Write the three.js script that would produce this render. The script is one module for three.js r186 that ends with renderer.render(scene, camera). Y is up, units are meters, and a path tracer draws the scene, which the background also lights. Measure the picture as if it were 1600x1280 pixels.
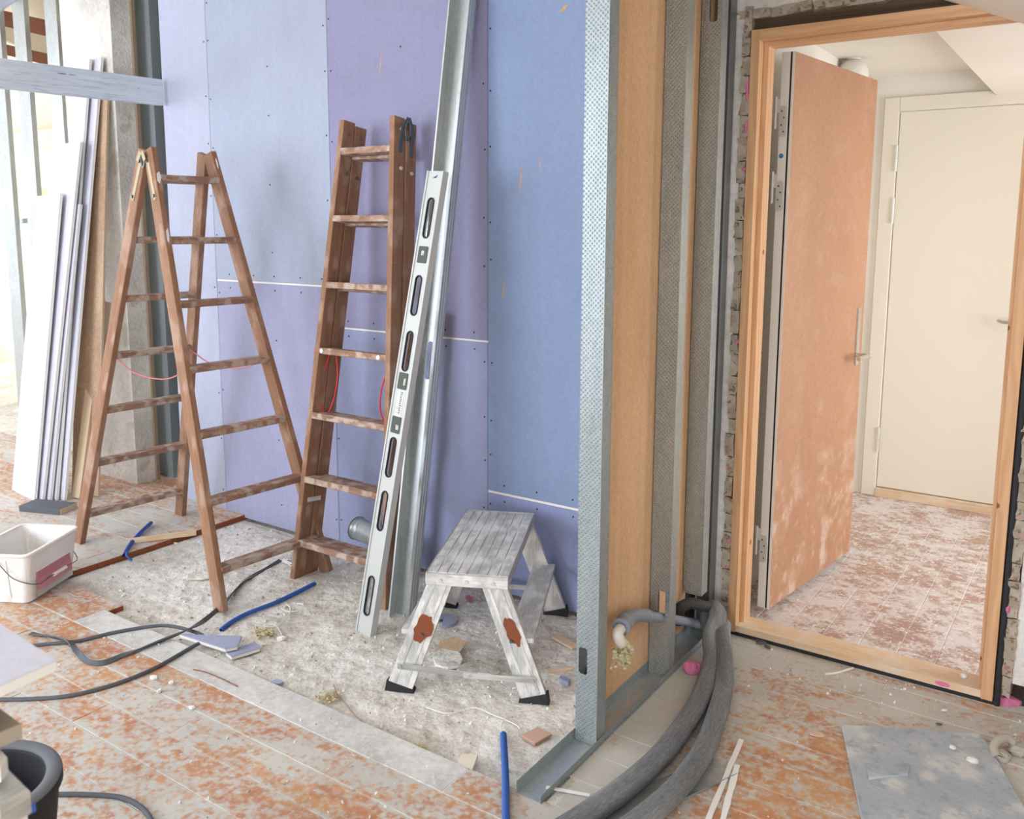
import * as THREE from 'three';
import { mergeGeometries } from 'three/addons/utils/BufferGeometryUtils.js';
import { RoundedBoxGeometry } from 'three/addons/geometries/RoundedBoxGeometry.js';
import { RectAreaLightUniformsLib } from 'three/addons/lights/RectAreaLightUniformsLib.js';

// ---------------------------------------------------------------- camera, sky, daylight, exposure
const scene = new THREE.Scene();
scene.background = new THREE.Color(0.90, 0.95, 1.0);
scene.backgroundIntensity = 3;
const camera = new THREE.PerspectiveCamera(2 * Math.atan(640 / 1378) * 180 / Math.PI, 1600 / 1280, 0.05, 60);
camera.position.set(0, 1.4, 0);
camera.rotation.order = 'YXZ';
camera.rotation.set(-8.2 * Math.PI / 180, 34.38 * Math.PI / 180, 0.21 * Math.PI / 180);
camera.setViewOffset(1600, 1280, 0, 89, 1600, 1280);          // lens shifted upwards
camera.focus = 2.9; camera.userData.fStop = 6.3;
scene.add(camera);
const renderer = new THREE.WebGLRenderer({ antialias: true });
renderer.toneMapping = THREE.LinearToneMapping;
renderer.toneMappingExposure = 0.95;
renderer.shadowMap.enabled = true;
RectAreaLightUniformsLib.init();
// daylight entering through the window openings (the openings themselves are cut into the walls below)
function windowLight(name, [x, y, z], [tx, ty, tz], w, h, level, color) {
  const l = new THREE.RectAreaLight(color, level, w, h); l.name = name;
  l.position.set(x, y, z); l.lookAt(tx, ty, tz); scene.add(l); return l;
}
windowLight('daylight_left', [-7.55, 1.6, -0.6], [0, 1.3, -1.2], 3.0, 1.9, 4.6, 0xe6eeff);
windowLight('daylight_behind_left', [-3.9, 1.65, 2.3], [-3.3, 1.1, -2], 2.4, 1.7, 10.5, 0xe8efff);
windowLight('daylight_behind_right', [0.35, 0.95, 2.3], [-0.9, 0.5, -2], 1.0, 0.9, 19, 0xf4f6ff);
windowLight('daylight_attic', [-9.8, 1.6, -3.7], [-4, 1.6, -3.8], 1.2, 2.0, 8, 0xfffbf4);
windowLight('daylight_hall', [1.25, 1.1, -3.75], [-1, 0.9, -4.0], 1.2, 1.3, 6.6, 0xfafaff);

// ---------------------------------------------------------------- helpers
let seed = 7;
const rnd = () => { seed = (seed * 1664525 + 1013904223) >>> 0; return seed / 4294967296; };
const rr = (a, b) => a + (b - a) * rnd();
const V3 = (p) => new THREE.Vector3(p[0], p[1], p[2]);
const used = new Map();
function numbered(n) { const k = used.get(n) || 0; used.set(n, k + 1); return k ? n + '_' + String(k).padStart(3, '0') : n; }
function shade(o) { o.castShadow = true; o.receiveShadow = true; return o; }
function thing(name, label, category, pos = [0, 0, 0], turn = 0, group) {
  const o = new THREE.Group(); o.name = numbered(name); o.position.set(...pos); o.rotation.y = turn; scene.add(o);
  o.userData = { label, category }; if (group) o.userData.group = group; return o;
}
function struct(name) { const o = new THREE.Group(); o.name = name; o.userData.kind = 'structure'; scene.add(o); return o; }
function part(name, geo, mat, parent, label) {
  const m = shade(new THREE.Mesh(Array.isArray(geo) ? mergeGeometries(geo.map(flat)) : geo, mat)); m.name = name; parent.add(m);
  if (label) m.userData.label = label; return m;
}
function solo(name, geo, mat, label, category, pos = [0, 0, 0], turn = 0, group) {
  const m = shade(new THREE.Mesh(Array.isArray(geo) ? mergeGeometries(geo.map(flat)) : geo, mat)); m.name = numbered(name); m.position.set(...pos); m.rotation.y = turn; scene.add(m);
  m.userData = { label, category }; if (group) m.userData.group = group; return m;
}
function flat(g) { const q = g.index ? g.toNonIndexed() : g; for (const k of Object.keys(q.attributes)) if (!['position', 'normal', 'uv'].includes(k)) q.deleteAttribute(k); q.clearGroups(); return q; }
// uv in metres from the dominant normal; 'grain' names the axis that runs along v
function uvm(geo, grain = 'y', ou = 0, ov = 0) {
  const g = flat(geo), p = g.attributes.position, n = p.count, uv = new Float32Array(n * 2), a = new THREE.Vector3(), b = new THREE.Vector3(), c = new THREE.Vector3(), ax = ['x', 'y', 'z'];
  for (let i = 0; i < n; i += 3) {
    a.fromBufferAttribute(p, i); b.fromBufferAttribute(p, i + 1); c.fromBufferAttribute(p, i + 2);
    const nn = b.clone().sub(a).cross(c.clone().sub(a)), m = [Math.abs(nn.x), Math.abs(nn.y), Math.abs(nn.z)];
    const d = ax[m.indexOf(Math.max(...m))], rest = ax.filter((k) => k !== d);
    const vK = rest.includes(grain) ? grain : rest[1], uK = rest.find((k) => k !== vK);
    [a, b, c].forEach((q, j) => { uv[(i + j) * 2] = q[uK] + ou; uv[(i + j) * 2 + 1] = q[vK] + ov; });
  }
  g.setAttribute('uv', new THREE.BufferAttribute(uv, 2)); return g;
}
function bx(w, h, d, r = 0.002, grain = 'y') { return uvm(new RoundedBoxGeometry(w, h, d, 1, Math.min(r, w / 2.01, h / 2.01, d / 2.01)), grain, rr(0, 3), rr(0, 3)); }
function at(g, x, y, z, rx = 0, ry = 0, rz = 0) { return g.applyMatrix4(new THREE.Matrix4().compose(new THREE.Vector3(x, y, z), new THREE.Quaternion().setFromEuler(new THREE.Euler(rx, ry, rz)), new THREE.Vector3(1, 1, 1))); }
function span(x0, x1, y0, y1, z0, z1, r, grain) { return at(bx(x1 - x0, y1 - y0, z1 - z0, r, grain), (x0 + x1) / 2, (y0 + y1) / 2, (z0 + z1) / 2); }
function poly(pts, holes = []) { const s = new THREE.Shape(pts.map((p) => new THREE.Vector2(p[0], p[1]))); for (const h of holes) s.holes.push(new THREE.Path(h.map((p) => new THREE.Vector2(p[0], p[1])))); return s; }
function ext(shape, depth, bevel = 0, grain = 'y') { return uvm(new THREE.ExtrudeGeometry(shape, { depth, bevelEnabled: bevel > 0, bevelThickness: bevel, bevelSize: bevel, bevelOffset: -bevel, bevelSegments: 1, curveSegments: 8 }), grain, rr(0, 2), rr(0, 2)); }
function tube(pts, r, seg = 60, rad = 10) { return new THREE.TubeGeometry(new THREE.CatmullRomCurve3(pts.map(V3), false, 'centripetal'), seg, r, rad, false); }
function cyl(r, h, n = 16, r2 = r) { return new THREE.CylinderGeometry(r, r2, h, n); }
function oblong(cx, cy, w, h, n = 8) { const p = [], r = w / 2, k = h / 2 - r; for (let i = 0; i <= n; i++) { const a = Math.PI * i / n; p.push([cx + r * Math.cos(a), cy + k + r * Math.sin(a)]); } for (let i = 0; i <= n; i++) { const a = Math.PI + Math.PI * i / n; p.push([cx + r * Math.cos(a), cy - k + r * Math.sin(a)]); } return p; }
function roundRect(cx, cy, w, h, r = 0.006, n = 4) { const p = [], c = [[1, 1, 0], [-1, 1, 1], [-1, -1, 2], [1, -1, 3]]; for (const [sx, sy, q] of c) for (let i = 0; i <= n; i++) { const a = (q + i / n) * Math.PI / 2; p.push([cx + sx * (w / 2 - r) + r * Math.cos(a), cy + sy * (h / 2 - r) + r * Math.sin(a)]); } return p; }
// an irregular broken flake lying flat
function shard(w, d, h, n = 7, jag = 0.25) { const p = []; for (let i = 0; i < n; i++) { const a = Math.PI * 2 * i / n, k = 1 - jag * rnd(); p.push([Math.cos(a) * w / 2 * k, Math.sin(a) * d / 2 * k]); } return ext(poly(p), h, Math.min(0.0015, h * .3)).rotateX(-Math.PI / 2); }
function flatPoly(pts, y0, h, bevel = 0.0015) { return ext(poly(pts.map((p) => [p[0], -p[2]])), h, bevel).rotateX(-Math.PI / 2).translate(0, y0 + (bevel > 0 ? bevel : 0), 0); }
// a lump with a broken surface
function lump(w, h, d, det = 2, rough = .25, s = 1) { const g = new THREE.IcosahedronGeometry(0.5, det), p = g.attributes.position, q = new THREE.Vector3(); for (let i = 0; i < p.count; i++) { q.fromBufferAttribute(p, i); const k = 1 + rough * (fbm3(q.x * 3 + s * 7.1, q.y * 3 + s, q.z * 3 - s) - .5) * 2; p.setXYZ(i, q.x * k * w, q.y * k * h, q.z * k * d); } g.computeVertexNormals(); return g; }

// ---------------------------------------------------------------- noise
function h2(x, y, s) { let h = Math.imul(x, 374761393) ^ Math.imul(y, 668265263) ^ Math.imul(s, 1274126177); h = Math.imul(h ^ (h >>> 13), 1274126177); return ((h ^ (h >>> 16)) >>> 0) / 4294967296; }
function vn(x, y, px, py, s) {
  const xi = Math.floor(x), yi = Math.floor(y), fx = x - xi, fy = y - yi, u = fx * fx * (3 - 2 * fx), v = fy * fy * (3 - 2 * fy);
  const x0 = ((xi % px) + px) % px, x1 = (x0 + 1) % px, y0 = ((yi % py) + py) % py, y1 = (y0 + 1) % py;
  const a = h2(x0, y0, s), b = h2(x1, y0, s), c = h2(x0, y1, s), d = h2(x1, y1, s);
  return a + (b - a) * u + (c - a) * v + (a - b - c + d) * u * v;
}
function fbm(u, v, fx, fy, oct, s) { let t = 0, a = .5, n = 0; for (let i = 0; i < oct; i++) { t += a * vn(u * fx, v * fy, fx, fy, s + i * 17); n += a; a *= .5; fx *= 2; fy *= 2; } return t / n; }
function fbm3(x, y, z) { return (fbm(x * .11 + 5, y * .11 + z * .07 + 9, 16, 16, 3, 3) + fbm(y * .1 + 3, z * .12 + 4, 16, 16, 3, 5)) / 2; }
const sm = (a, b, x) => { const t = Math.min(1, Math.max(0, (x - a) / (b - a))); return t * t * (3 - 2 * t); };
const mix = (a, b, t) => a + (b - a) * t;
const mix3 = (a, b, t) => [mix(a[0], b[0], t), mix(a[1], b[1], t), mix(a[2], b[2], t)];
// computes a texture from f(u, v) -> sRGB 0..255
function tex(w, h, f, { gray = false, size = [1, 1], mirror = false } = {}) {
  const d = new Uint8Array(w * h * 4);
  for (let j = 0; j < h; j++) for (let i = 0; i < w; i++) {
    const c = f((i + .5) / w, (j + .5) / h), k = (j * w + i) * 4;
    if (gray) { d[k] = d[k + 1] = d[k + 2] = Math.max(0, Math.min(255, c * 255)); } else { for (let q = 0; q < 3; q++) d[k + q] = Math.max(0, Math.min(255, c[q])); }
    d[k + 3] = 255;
  }
  const t = new THREE.DataTexture(d, w, h, THREE.RGBAFormat);
  t.wrapS = t.wrapT = mirror ? THREE.MirroredRepeatWrapping : THREE.RepeatWrapping; t.magFilter = THREE.LinearFilter; t.minFilter = THREE.LinearMipmapLinearFilter; t.generateMipmaps = true;
  if (!gray) t.colorSpace = THREE.SRGBColorSpace;
  t.repeat.set(1 / size[0], 1 / size[1]); t.needsUpdate = true; return t;
}
function mat(color, roughness = .8, o = {}) { return new THREE.MeshStandardMaterial({ color, roughness, ...o }); }

// ---------------------------------------------------------------- materials
// worn ladder timber: red-brown grain, grey dust, paint specks
const ladderTex = tex(256, 1024, (u, v) => {
  const g = fbm(u, v, 24, 3, 4, 11), f = fbm(u, v, 90, 6, 3, 21), w = fbm(u, v, 3, 5, 3, 31), dust = fbm(u, v, 6, 14, 4, 41), sp = fbm(u, v, 60, 240, 2, 51);
  let c = mix3([110, 76, 54], [170, 126, 94], g * .6 + f * .4); c = mix3(c, [150, 114, 90], w * .5);
  c = mix3(c, [182, 158, 142], sm(.42, .8, dust) * .6); c = mix3(c, [206, 188, 170], sm(.78, .88, sp) * .5); return c;
}, { size: [.25, 1] });
const treadTex = tex(256, 512, (u, v) => {
  const g = fbm(u, v, 20, 4, 4, 12), d = fbm(u, v, 8, 16, 4, 42), sp = fbm(u, v, 60, 120, 2, 52);
  let c = mix3([116, 86, 70], [168, 132, 110], g); c = mix3(c, [196, 184, 172], sm(.35, .7, d) * .75); return mix3(c, [216, 206, 196], sm(.78, .88, sp) * .5);
}, { size: [.25, .5] });
// new pine with rings and knots
const pineTex = tex(256, 1024, (u, v) => {
  const wob = fbm(u, v, 3, 4, 3, 61) * 1.6; let k = 0, ku = 0;
  for (const [a, b, r] of [[.32, .2, .035], [.7, .62, .045], [.2, .86, .03]]) { const dx = (u - a), dy = (v - b) * 4; const d = Math.hypot(dx, dy); k = Math.max(k, 1 - sm(r * .6, r * 1.25, d)); ku += Math.exp(-d * d / (r * r * 6)) * .5; }
  const g = .5 + .5 * Math.sin((u * 9 + wob + ku) * 6.283), f = fbm(u, v, 80, 8, 3, 71);
  let c = mix3([220, 178, 136], [196, 146, 102], g * .45 + f * .4); return mix3(c, [112, 56, 26], k * .85);
}, { size: [.25, 1] });
const paleTex = tex(256, 512, (u, v) => { const g = fbm(u, v, 30, 3, 4, 62), d = fbm(u, v, 4, 8, 4, 63); let c = mix3([232, 206, 174], [206, 170, 130], g * .8); return mix3(c, [226, 214, 200], sm(.4, .7, d) * .6); }, { size: [.25, .5] });
// painted plasterboard paper: faint mottling
const paperTex = tex(512, 512, (u, v) => { const a = fbm(u, v, 3, 3, 4, 81), b = fbm(u, v, 120, 120, 2, 91), s = fbm(u, v, 60, 4, 3, 95); const k = 226 + (a - .5) * 18 + (b - .5) * 12 + (s - .5) * 6; return [k, k, k + 1]; }, { size: [1.1, 1.1] });
const tanTex = tex(256, 512, (u, v) => { const a = fbm(u, v, 4, 3, 4, 82), b = fbm(u, v, 120, 160, 2, 92), s = fbm(u, v, 24, 2, 3, 96); const k = (a - .5) * 22 + (b - .5) * 22 + (s - .5) * 14; return [222 + k, 182 + k, 142 + k]; }, { size: [.6, 1.2] });
const steelTex = tex(256, 512, (u, v) => { const a = fbm(u, v, 6, 3, 4, 101), b = fbm(u, v, 40, 60, 3, 102); const k = 204 + (a - .5) * 30 + (b - .5) * 22; return [k - 3, k + 2, k + 3]; }, { size: [.3, .6] });
const dimple = tex(64, 64, (u, v) => { let m = 0; for (const [a, b] of [[.25, .25], [.75, .75]]) { const dx = u - a, dy = v - b; m = Math.max(m, 1 - sm(.08, .24, Math.hypot(dx, dy))); } return 1 - m; }, { gray: true, size: [.013, .013] });
const aluTex = tex(256, 512, (u, v) => { const a = fbm(u, v, 5, 6, 5, 111), b = fbm(u, v, 100, 6, 3, 112); const k = 190 + (a - .5) * 70 + (b - .5) * 44; return [k, k + 1, k - 2]; }, { size: [.3, .6] });
const dustyAluTex = tex(512, 512, (u, v) => { const a = fbm(u, v, 10, 7, 5, 113), b = fbm(u, v, 90, 6, 3, 114), c = fbm(u, v, 5, 5, 3, 115); const k = mix(188, 222, sm(.3, .68, a)) + (b - .5) * 34 + (c - .5) * 20; return [k, k + 1, k - 1]; }, { size: [.3, .3] });
const plasterTex = tex(512, 512, (u, v) => { const a = fbm(u, v, 4, 4, 5, 121), b = fbm(u, v, 60, 60, 3, 122), c = fbm(u, v, 9, 9, 4, 123); let q = 216 + (a - .5) * 60 + (b - .5) * 26; let o = [q, q - 3, q - 9]; return mix3(o, [178, 164, 148], sm(.66, .76, c) * .5); }, { size: [.9, .9] });
const plasterBump = tex(512, 512, (u, v) => fbm(u, v, 8, 8, 6, 124) * .7 + fbm(u, v, 70, 70, 2, 125) * .3, { gray: true, size: [.5, .5] });
const wallTex = tex(256, 256, (u, v) => { const a = fbm(u, v, 3, 3, 5, 131); const k = 236 + (a - .5) * 16; return [k, k - 6, k - 17]; }, { size: [1.5, 1.5] });
const rubbleTex = tex(256, 256, (u, v) => { const a = fbm(u, v, 5, 5, 5, 141), b = fbm(u, v, 14, 14, 4, 142), c = fbm(u, v, 8, 8, 3, 143); let o = mix3([140, 128, 112], [204, 194, 178], a); o = mix3(o, [96, 80, 66], sm(.6, .75, b) * .7); return mix3(o, [186, 140, 116], sm(.62, .75, c) * .5); }, { size: [.16, .16] });
const foamTex = tex(512, 512, (u, v) => { const a = fbm(u, v, 7, 5, 5, 151), b = fbm(u, v, 120, 120, 2, 152); const k = 122 + (a - .5) * 50 + (b - .5) * 44; const o = [k - 2, k + 1, k + 4]; return mix3(o, [168, 170, 168], sm(.6, .8, a) * .4); }, { size: [1, 1] });
const paintTex = tex(512, 256, (u, v) => { const a = fbm(u, v, 24, 4, 5, 161), b = fbm(u, v, 90, 10, 3, 162), c = fbm(u, v, 40, 10, 4, 163); let o = [206 + (a - .5) * 30, 216 + (a - .5) * 28, 226 + (a - .5) * 26]; o = mix3(o, [132, 148, 166], sm(.6, .8, b) * .4); return mix3(o, [70, 74, 80], sm(.77, .81, c)); }, { size: [.4, .8] });
const matTex = tex(512, 512, (u, v) => { const a = fbm(u, v, 4, 4, 6, 171), b = fbm(u, v, 26, 26, 4, 172), c = fbm(u, v, 7, 7, 4, 173); let o = mix3([158, 170, 182], [196, 202, 206], a * .7 + b * .3); o = mix3(o, [222, 221, 216], sm(.42, .75, c) * .75); return mix3(o, [122, 136, 152], sm(.5, .85, b) * .4); }, { size: [.5, .5] });
const hardTex = tex(512, 1024, (u, v) => {
  const a = fbm(u, v, 3, 3, 4, 181), b = fbm(u, v, 150, 300, 2, 182), s = fbm(u, v, 8, 20, 5, 183), low = 1 - sm(.05, .42, v), st = fbm(u * .7 + v * .35, v - u * .2, 30, 60, 4, 184);
  const k = (a - .5) * 16 + (b - .5) * 18; let o = [180 + k, 134 + k, 102 + k];
  const d = sm(.5, .85, s) * (.10 + .55 * low) + sm(.55, .9, st) * (.08 + .35 * low); return mix3(o, [222, 204, 192], Math.min(.75, d));
}, { size: [.76, 1.96] });

// varnished boards under dust; u, v span X -3.75..-0.05 and Z -2.95..-0.55
const FX0 = -3.75, FXW = 3.7, FZ0 = -2.95, FZW = 2.4;
const blobs = [[-1.0, -2.2, .16, .75, .8], [-.93, -1.75, .14, .3, 1.0], [-2.2, -1.42, .5, .07, .5], [-1.55, -1.5, .3, .05, .3], [-.75, -2.72, .5, .09, .7], [-.3, -2.5, .3, .18, .55], [-3.6, -2.2, .35, .5, .35],
  [-3.0, -1.55, .25, .16, -.35], [-2.55, -1.47, .3, .12, -.2], [-1.5, -1.34, .5, .1, -.25], [-.62, -2.3, .2, .3, -.25], [-.55, -1.9, .3, .25, -.18], [-1.2, -1.62, .12, .08, -.3], [-3.5, -2.45, .12, .25, -.2], [-2.7, -1.2, .5, .2, .2], [-2.2, -1.0, .6, .2, .15]];
const floorTex = tex(2048, 1328, (u, v) => {
  const x = FX0 + u * FXW, z = FZ0 + v * FZW;
  let cov = .52; for (const [bx_, bz, rx, rz, k] of blobs) { const d = ((x - bx_) / rx) ** 2 + ((z - bz) / rz) ** 2; if (d < 6) cov += k * Math.exp(-d); }
  const big = fbm(u, v, 10, 7, 4, 201), st = fbm(u + v * .08, v - u * .04, 44, 74, 5, 211), mid = fbm(u + v * .2, v - u * .1, 110, 150, 4, 225), fine = fbm(u, v, 300, 200, 3, 221), sp = fbm(u, v, 420, 280, 2, 231);
  const fr = Math.abs(((z + 1.69) / .118 % 1 + 1) % 1 - .5), m = cov + .10 + (big - .5) * 1.1 + (st - .5) * 1.4 + (mid - .5) * 1.1 + (fine - .5) * 2.0 + sm(.40, .5, fr) * .35;
  const d = sm(-.3, 1.22, m);
  const row = Math.floor((z + 1.69) / .118), tone = h2(row + 40, Math.floor((x + row * .37) / 1.1) + 30, 9);
  let c = mix3([208, 136, 90], [194, 124, 94], tone); c = mix3(c, [226, 170, 118], sm(.45, .7, fbm(u, v, 20, 14, 4, 241)) * .7); c = mix3(c, [176, 104, 80], sm(.5, .75, fbm(u, v, 60, 50, 4, 251)) * .5);
  c = mix3(c, [214, 172, 140], .34);
  const dc = mix3([204, 206, 204], [226, 228, 227], fbm(u, v, 30, 22, 4, 261));
  c = mix3(c, dc, d * .93); return mix3(c, [236, 234, 230], sm(.76, .84, sp) * .5);
}, { size: [1, 1], mirror: true });
const greyBoardTex = tex(1024, 256, (u, v) => { const a = fbm(u, v, 12, 4, 6, 271), b = fbm(u, v, 90, 24, 4, 272), s = fbm(u, v, 200, 50, 2, 273); const k = 206 + (a - .5) * 40 + (b - .5) * 34; return mix3([k, k, k - 4], [226, 226, 222], sm(.62, .75, s) * .5); }, { size: [1.4, .35] });
const hallTex = tex(1024, 1024, (u, v) => {
  const a = fbm(u, v, 9, 6, 5, 281), st = fbm(u - v * .1, v, 40, 54, 5, 282), f = fbm(u, v, 200, 200, 3, 283), sp = fbm(u, v, 180, 180, 2, 284);
  const d = sm(.05, .85, .55 + (a - .5) * 1.0 + (st - .5) * 1.3 + (f - .5) * .9); let c = mix3([168, 128, 112], [196, 148, 112], fbm(u, v, 8, 8, 3, 285)); c = mix3(c, [176, 158, 152], .45);
  c = mix3(c, [224, 219, 216], d * .9); return mix3(c, [238, 236, 234], sm(.70, .76, sp) * .8);
}, { size: [1.6, 1.6] });
const dustTex = tex(1024, 1024, (u, v) => {
  const a = fbm(u, v, 6, 6, 5, 291), b = fbm(u, v, 40, 40, 5, 292), f = fbm(u, v, 260, 260, 2, 293), sp = fbm(u, v, 190, 190, 2, 294), st = fbm(u, v, 14, 60, 4, 295);
  let c = mix3([196, 191, 180], [228, 226, 219], sm(.26, .66, a * .55 + b * .3 + st * .15)); const k = (f - .5) * 40; c = [c[0] + k, c[1] + k, c[2] + k];
  return mix3(c, [238, 236, 232], sm(.74, .82, sp) * .6);
}, { size: [1.3, 1.3] });
const dustBump = tex(1024, 1024, (u, v) => fbm(u, v, 30, 30, 6, 296), { gray: true, size: [1.3, 1.3] });
const cardTex = tex(256, 256, (u, v) => { const a = fbm(u, v, 8, 3, 4, 301), b = fbm(u, v, 90, 90, 2, 302); const k = (a - .5) * 34 + (b - .5) * 26; return [186 + k, 158 + k, 132 + k]; }, { size: [.5, .8] });
const bucketTex = tex(256, 256, (u, v) => { const a = fbm(u, v, 4, 3, 5, 311), b = fbm(u, v, 30, 5, 4, 312); let o = [236, 236, 234]; o = mix3(o, [212, 202, 190], sm(.5, .78, a) * .45); return mix3(o, [200, 186, 170], sm(.66, .8, b) * .4); }, { size: [.35, .3] });

const M = {
  ladder: mat(0xffffff, .75, { map: ladderTex }), tread: mat(0xffffff, .85, { map: treadTex }),
  pine: mat(0xffffff, .6, { map: pineTex }), pale: mat(0xffffff, .7, { map: paleTex }),
  tan: mat(0xffffff, .9, { map: tanTex }), gypsum: mat(0xe4e2dc, .95), core: mat(0xe8e6e0, .95),
  steel: mat(0xf2f4f4, .4, { map: steelTex, metalness: .65 }), knurlGrey: mat(0xdde0de, .42, { map: steelTex, metalness: .7, bumpMap: dimple, bumpScale: .0019 }), knurl: mat(0xc6ced0, .45, { map: steelTex, metalness: .45, bumpMap: dimple, bumpScale: .0019 }),
  steelBlue: mat(0xa9b4ba, .5, { metalness: .6 }), steelDark: mat(0x8f9698, .4, { metalness: .85 }), chrome: mat(0xd8d8d6, .22, { metalness: 1 }), iron: mat(0x6d7376, .45, { metalness: .8 }), zinc: mat(0xdcdad2, .4, { metalness: .3 }),
  alu: mat(0xffffff, .42, { map: aluTex, metalness: .55 }), dustyAlu: mat(0xffffff, .6, { map: dustyAluTex, metalness: .2 }), levelFace: mat(0xbfc3c1, .45, { metalness: .15 }),
  plaster: mat(0xffffff, .95, { map: plasterTex, bumpMap: plasterBump, bumpScale: .006 }), wall: mat(0xffffff, .9, { map: wallTex }), white: mat(0xece8dd, .5), cream: mat(0xe9e1d0, .45),
  rubble: mat(0xffffff, .98, { map: rubbleTex }), mortarDark: mat(0x3a3128, 1), foam: mat(0xffffff, .92, { map: foamTex }), darkHose: mat(0x3b3d3f, .7), hdpe: mat(0x8f98a4, .5), whitePipe: mat(0xe8e4da, .5),
  paint: mat(0xffffff, .6, { map: paintTex }), slate: mat(0xffffff, .85, { map: matTex, bumpMap: plasterBump, bumpScale: .002 }), hard: mat(0xffffff, .65, { map: hardTex }),
  floor: mat(0xebebe7, .8, { map: floorTex }), floorSide: mat(0x8a4f2c, .85), greyBoard: mat(0xffffff, .9, { map: greyBoardTex }), hall: mat(0xffffff, .7, { map: hallTex }),
  dust: mat(0xffffff, 1, { map: dustTex, bumpMap: dustBump, bumpScale: .012 }), card: mat(0xffffff, .95, { map: cardTex }), rubber: mat(0x23252a, .75), black: mat(0x141414, .8), cable: mat(0x555a60, .7), blue: mat(0x3a66b8, .55), blueDark: mat(0x2a4fa4, .6),
  bucket: mat(0xffffff, .5, { map: bucketTex }), pinkFoam: mat(0xd87aa4, .9), wool: mat(0xcabf98, 1), stringWhite: mat(0xe6e4e2, .8), red: mat(0xd2303a, .6), beamWood: mat(0x6b3a22, .8), crumbs: mat(0xffffff, 1), timber: mat(0xd6bfa2, .8), darkStain: mat(0x5c5f66, .8), brownPaint: mat(0x84492f, .9), globe: mat(0xe9e6dc, .3)
};
const boardTone = (hex) => mat(hex, .9, { map: paperTex });

// ---------------------------------------------------------------- floor
const floor = struct('floor');
part('slab', span(-10.2, 1.5, -.16, -.04, -5.0, 2.6, .001, 'x'), M.dust, floor);
function plank(x0, x1, z0, z1, top, side, uvf, lift = 0, gap = .0009, name = 'plank') {
  x0 += gap; x1 -= gap; z0 += gap; z1 -= gap; const c = .0016, y = lift, pos = [], uv = [], B = -.026;
  const quad = (a, b, d, e) => { for (const p of [a, b, d, a, d, e]) { pos.push(...p); uv.push(...uvf(p[0], p[2])); } };
  quad([x0 + c, y, z1 - c], [x1 - c, y, z1 - c], [x1 - c, y, z0 + c], [x0 + c, y, z0 + c]);
  quad([x0, y - c, z1], [x1, y - c, z1], [x1 - c, y, z1 - c], [x0 + c, y, z1 - c]); quad([x1, y - c, z0], [x0, y - c, z0], [x0 + c, y, z0 + c], [x1 - c, y, z0 + c]);
  quad([x0, y - c, z0], [x0, y - c, z1], [x0 + c, y, z1 - c], [x0 + c, y, z0 + c]); quad([x1, y - c, z1], [x1, y - c, z0], [x1 - c, y, z0 + c], [x1 - c, y, z1 - c]);
  const nTop = pos.length / 3;
  quad([x0, B, z1], [x1, B, z1], [x1, y - c, z1], [x0, y - c, z1]); quad([x1, B, z0], [x0, B, z0], [x0, y - c, z0], [x1, y - c, z0]);
  quad([x0, B, z0], [x0, B, z1], [x0, y - c, z1], [x0, y - c, z0]); quad([x1, B, z1], [x1, B, z0], [x1, y - c, z0], [x1, y - c, z1]);
  const g = new THREE.BufferGeometry(); g.setAttribute('position', new THREE.Float32BufferAttribute(pos, 3)); g.setAttribute('uv', new THREE.Float32BufferAttribute(uv, 2)); g.computeVertexNormals();
  g.addGroup(0, nTop, 0); g.addGroup(nTop, pos.length / 3 - nTop, 1);
  const m = shade(new THREE.Mesh(g, [top, side])); m.name = name; floor.add(m); return m;
}
const RX0 = -3.41, RX1 = -1.13, RZ0 = -2.66, RZ1 = -1.69, ROW = .118;
const fUV = (x, z) => [(x - FX0) / FXW, (z - FZ0) / FZW], mUV = (x, z) => [x, z];
for (let k = -10; k < 12; k++) {
  let z0 = RZ1 + ROW * k, z1 = z0 + ROW; const inRecess = k < 0;
  let x = -7.6 + rr(0, .5), cuts = [-7.65];
  while (x < 1.2) { cuts.push(x); x += rr(.95, 1.6); } cuts.push(1.2);
  const extra = k === 0 ? [-2.965, -1.285] : []; if (k === 0) cuts = [-7.65, -6.4, -5.1, -4.0, -2.965, -1.285, -.45, .5, 1.2];
  for (let i = 0; i + 1 < cuts.length; i++) {
    let segs = [[cuts[i], cuts[i + 1]]];
    if (inRecess) segs = segs.flatMap(([a, b]) => [[a, Math.min(b, RX0)], [Math.max(a, RX1 + .075), b]].filter(([p, q]) => q - p > .03));
    for (const [a, b] of segs) {
      const zz0 = (b > -1.3 && a > -1.3) ? Math.max(z0, -2.81) : z0; if (z1 - zz0 < .02) continue;
      const grey = k === 0 && a === -2.965;
      plank(a, b, zz0, z1, grey ? M.greyBoard : M.floor, M.floorSide, grey ? mUV : fUV, grey ? 0 : rr(-.0006, .0008));
    }
  }
}
plank(RX0, -2.94, RZ1 - .06, RZ1, M.floor, M.floorSide, fUV);
part('joint_dust', [span(-7.65, 1.2, -.04, -.0014, RZ1 + .006, -.28, .001, 'x'), span(-7.65, RX0 - .006, -.04, -.0014, -2.86, RZ1 + .004, .001, 'x'), span(RX1 + .08, 1.2, -.04, -.0014, -2.82, RZ1 + .004, .001, 'x'), span(-7.65, 1.2, -.04, -.006, -.28, 2.4, .001, 'x')], M.dust, floor);
part('attic_floor', span(-10.0, -3.87, -.04, -.002, -4.5, -2.87, .001, 'x'), M.dust, floor);
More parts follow.
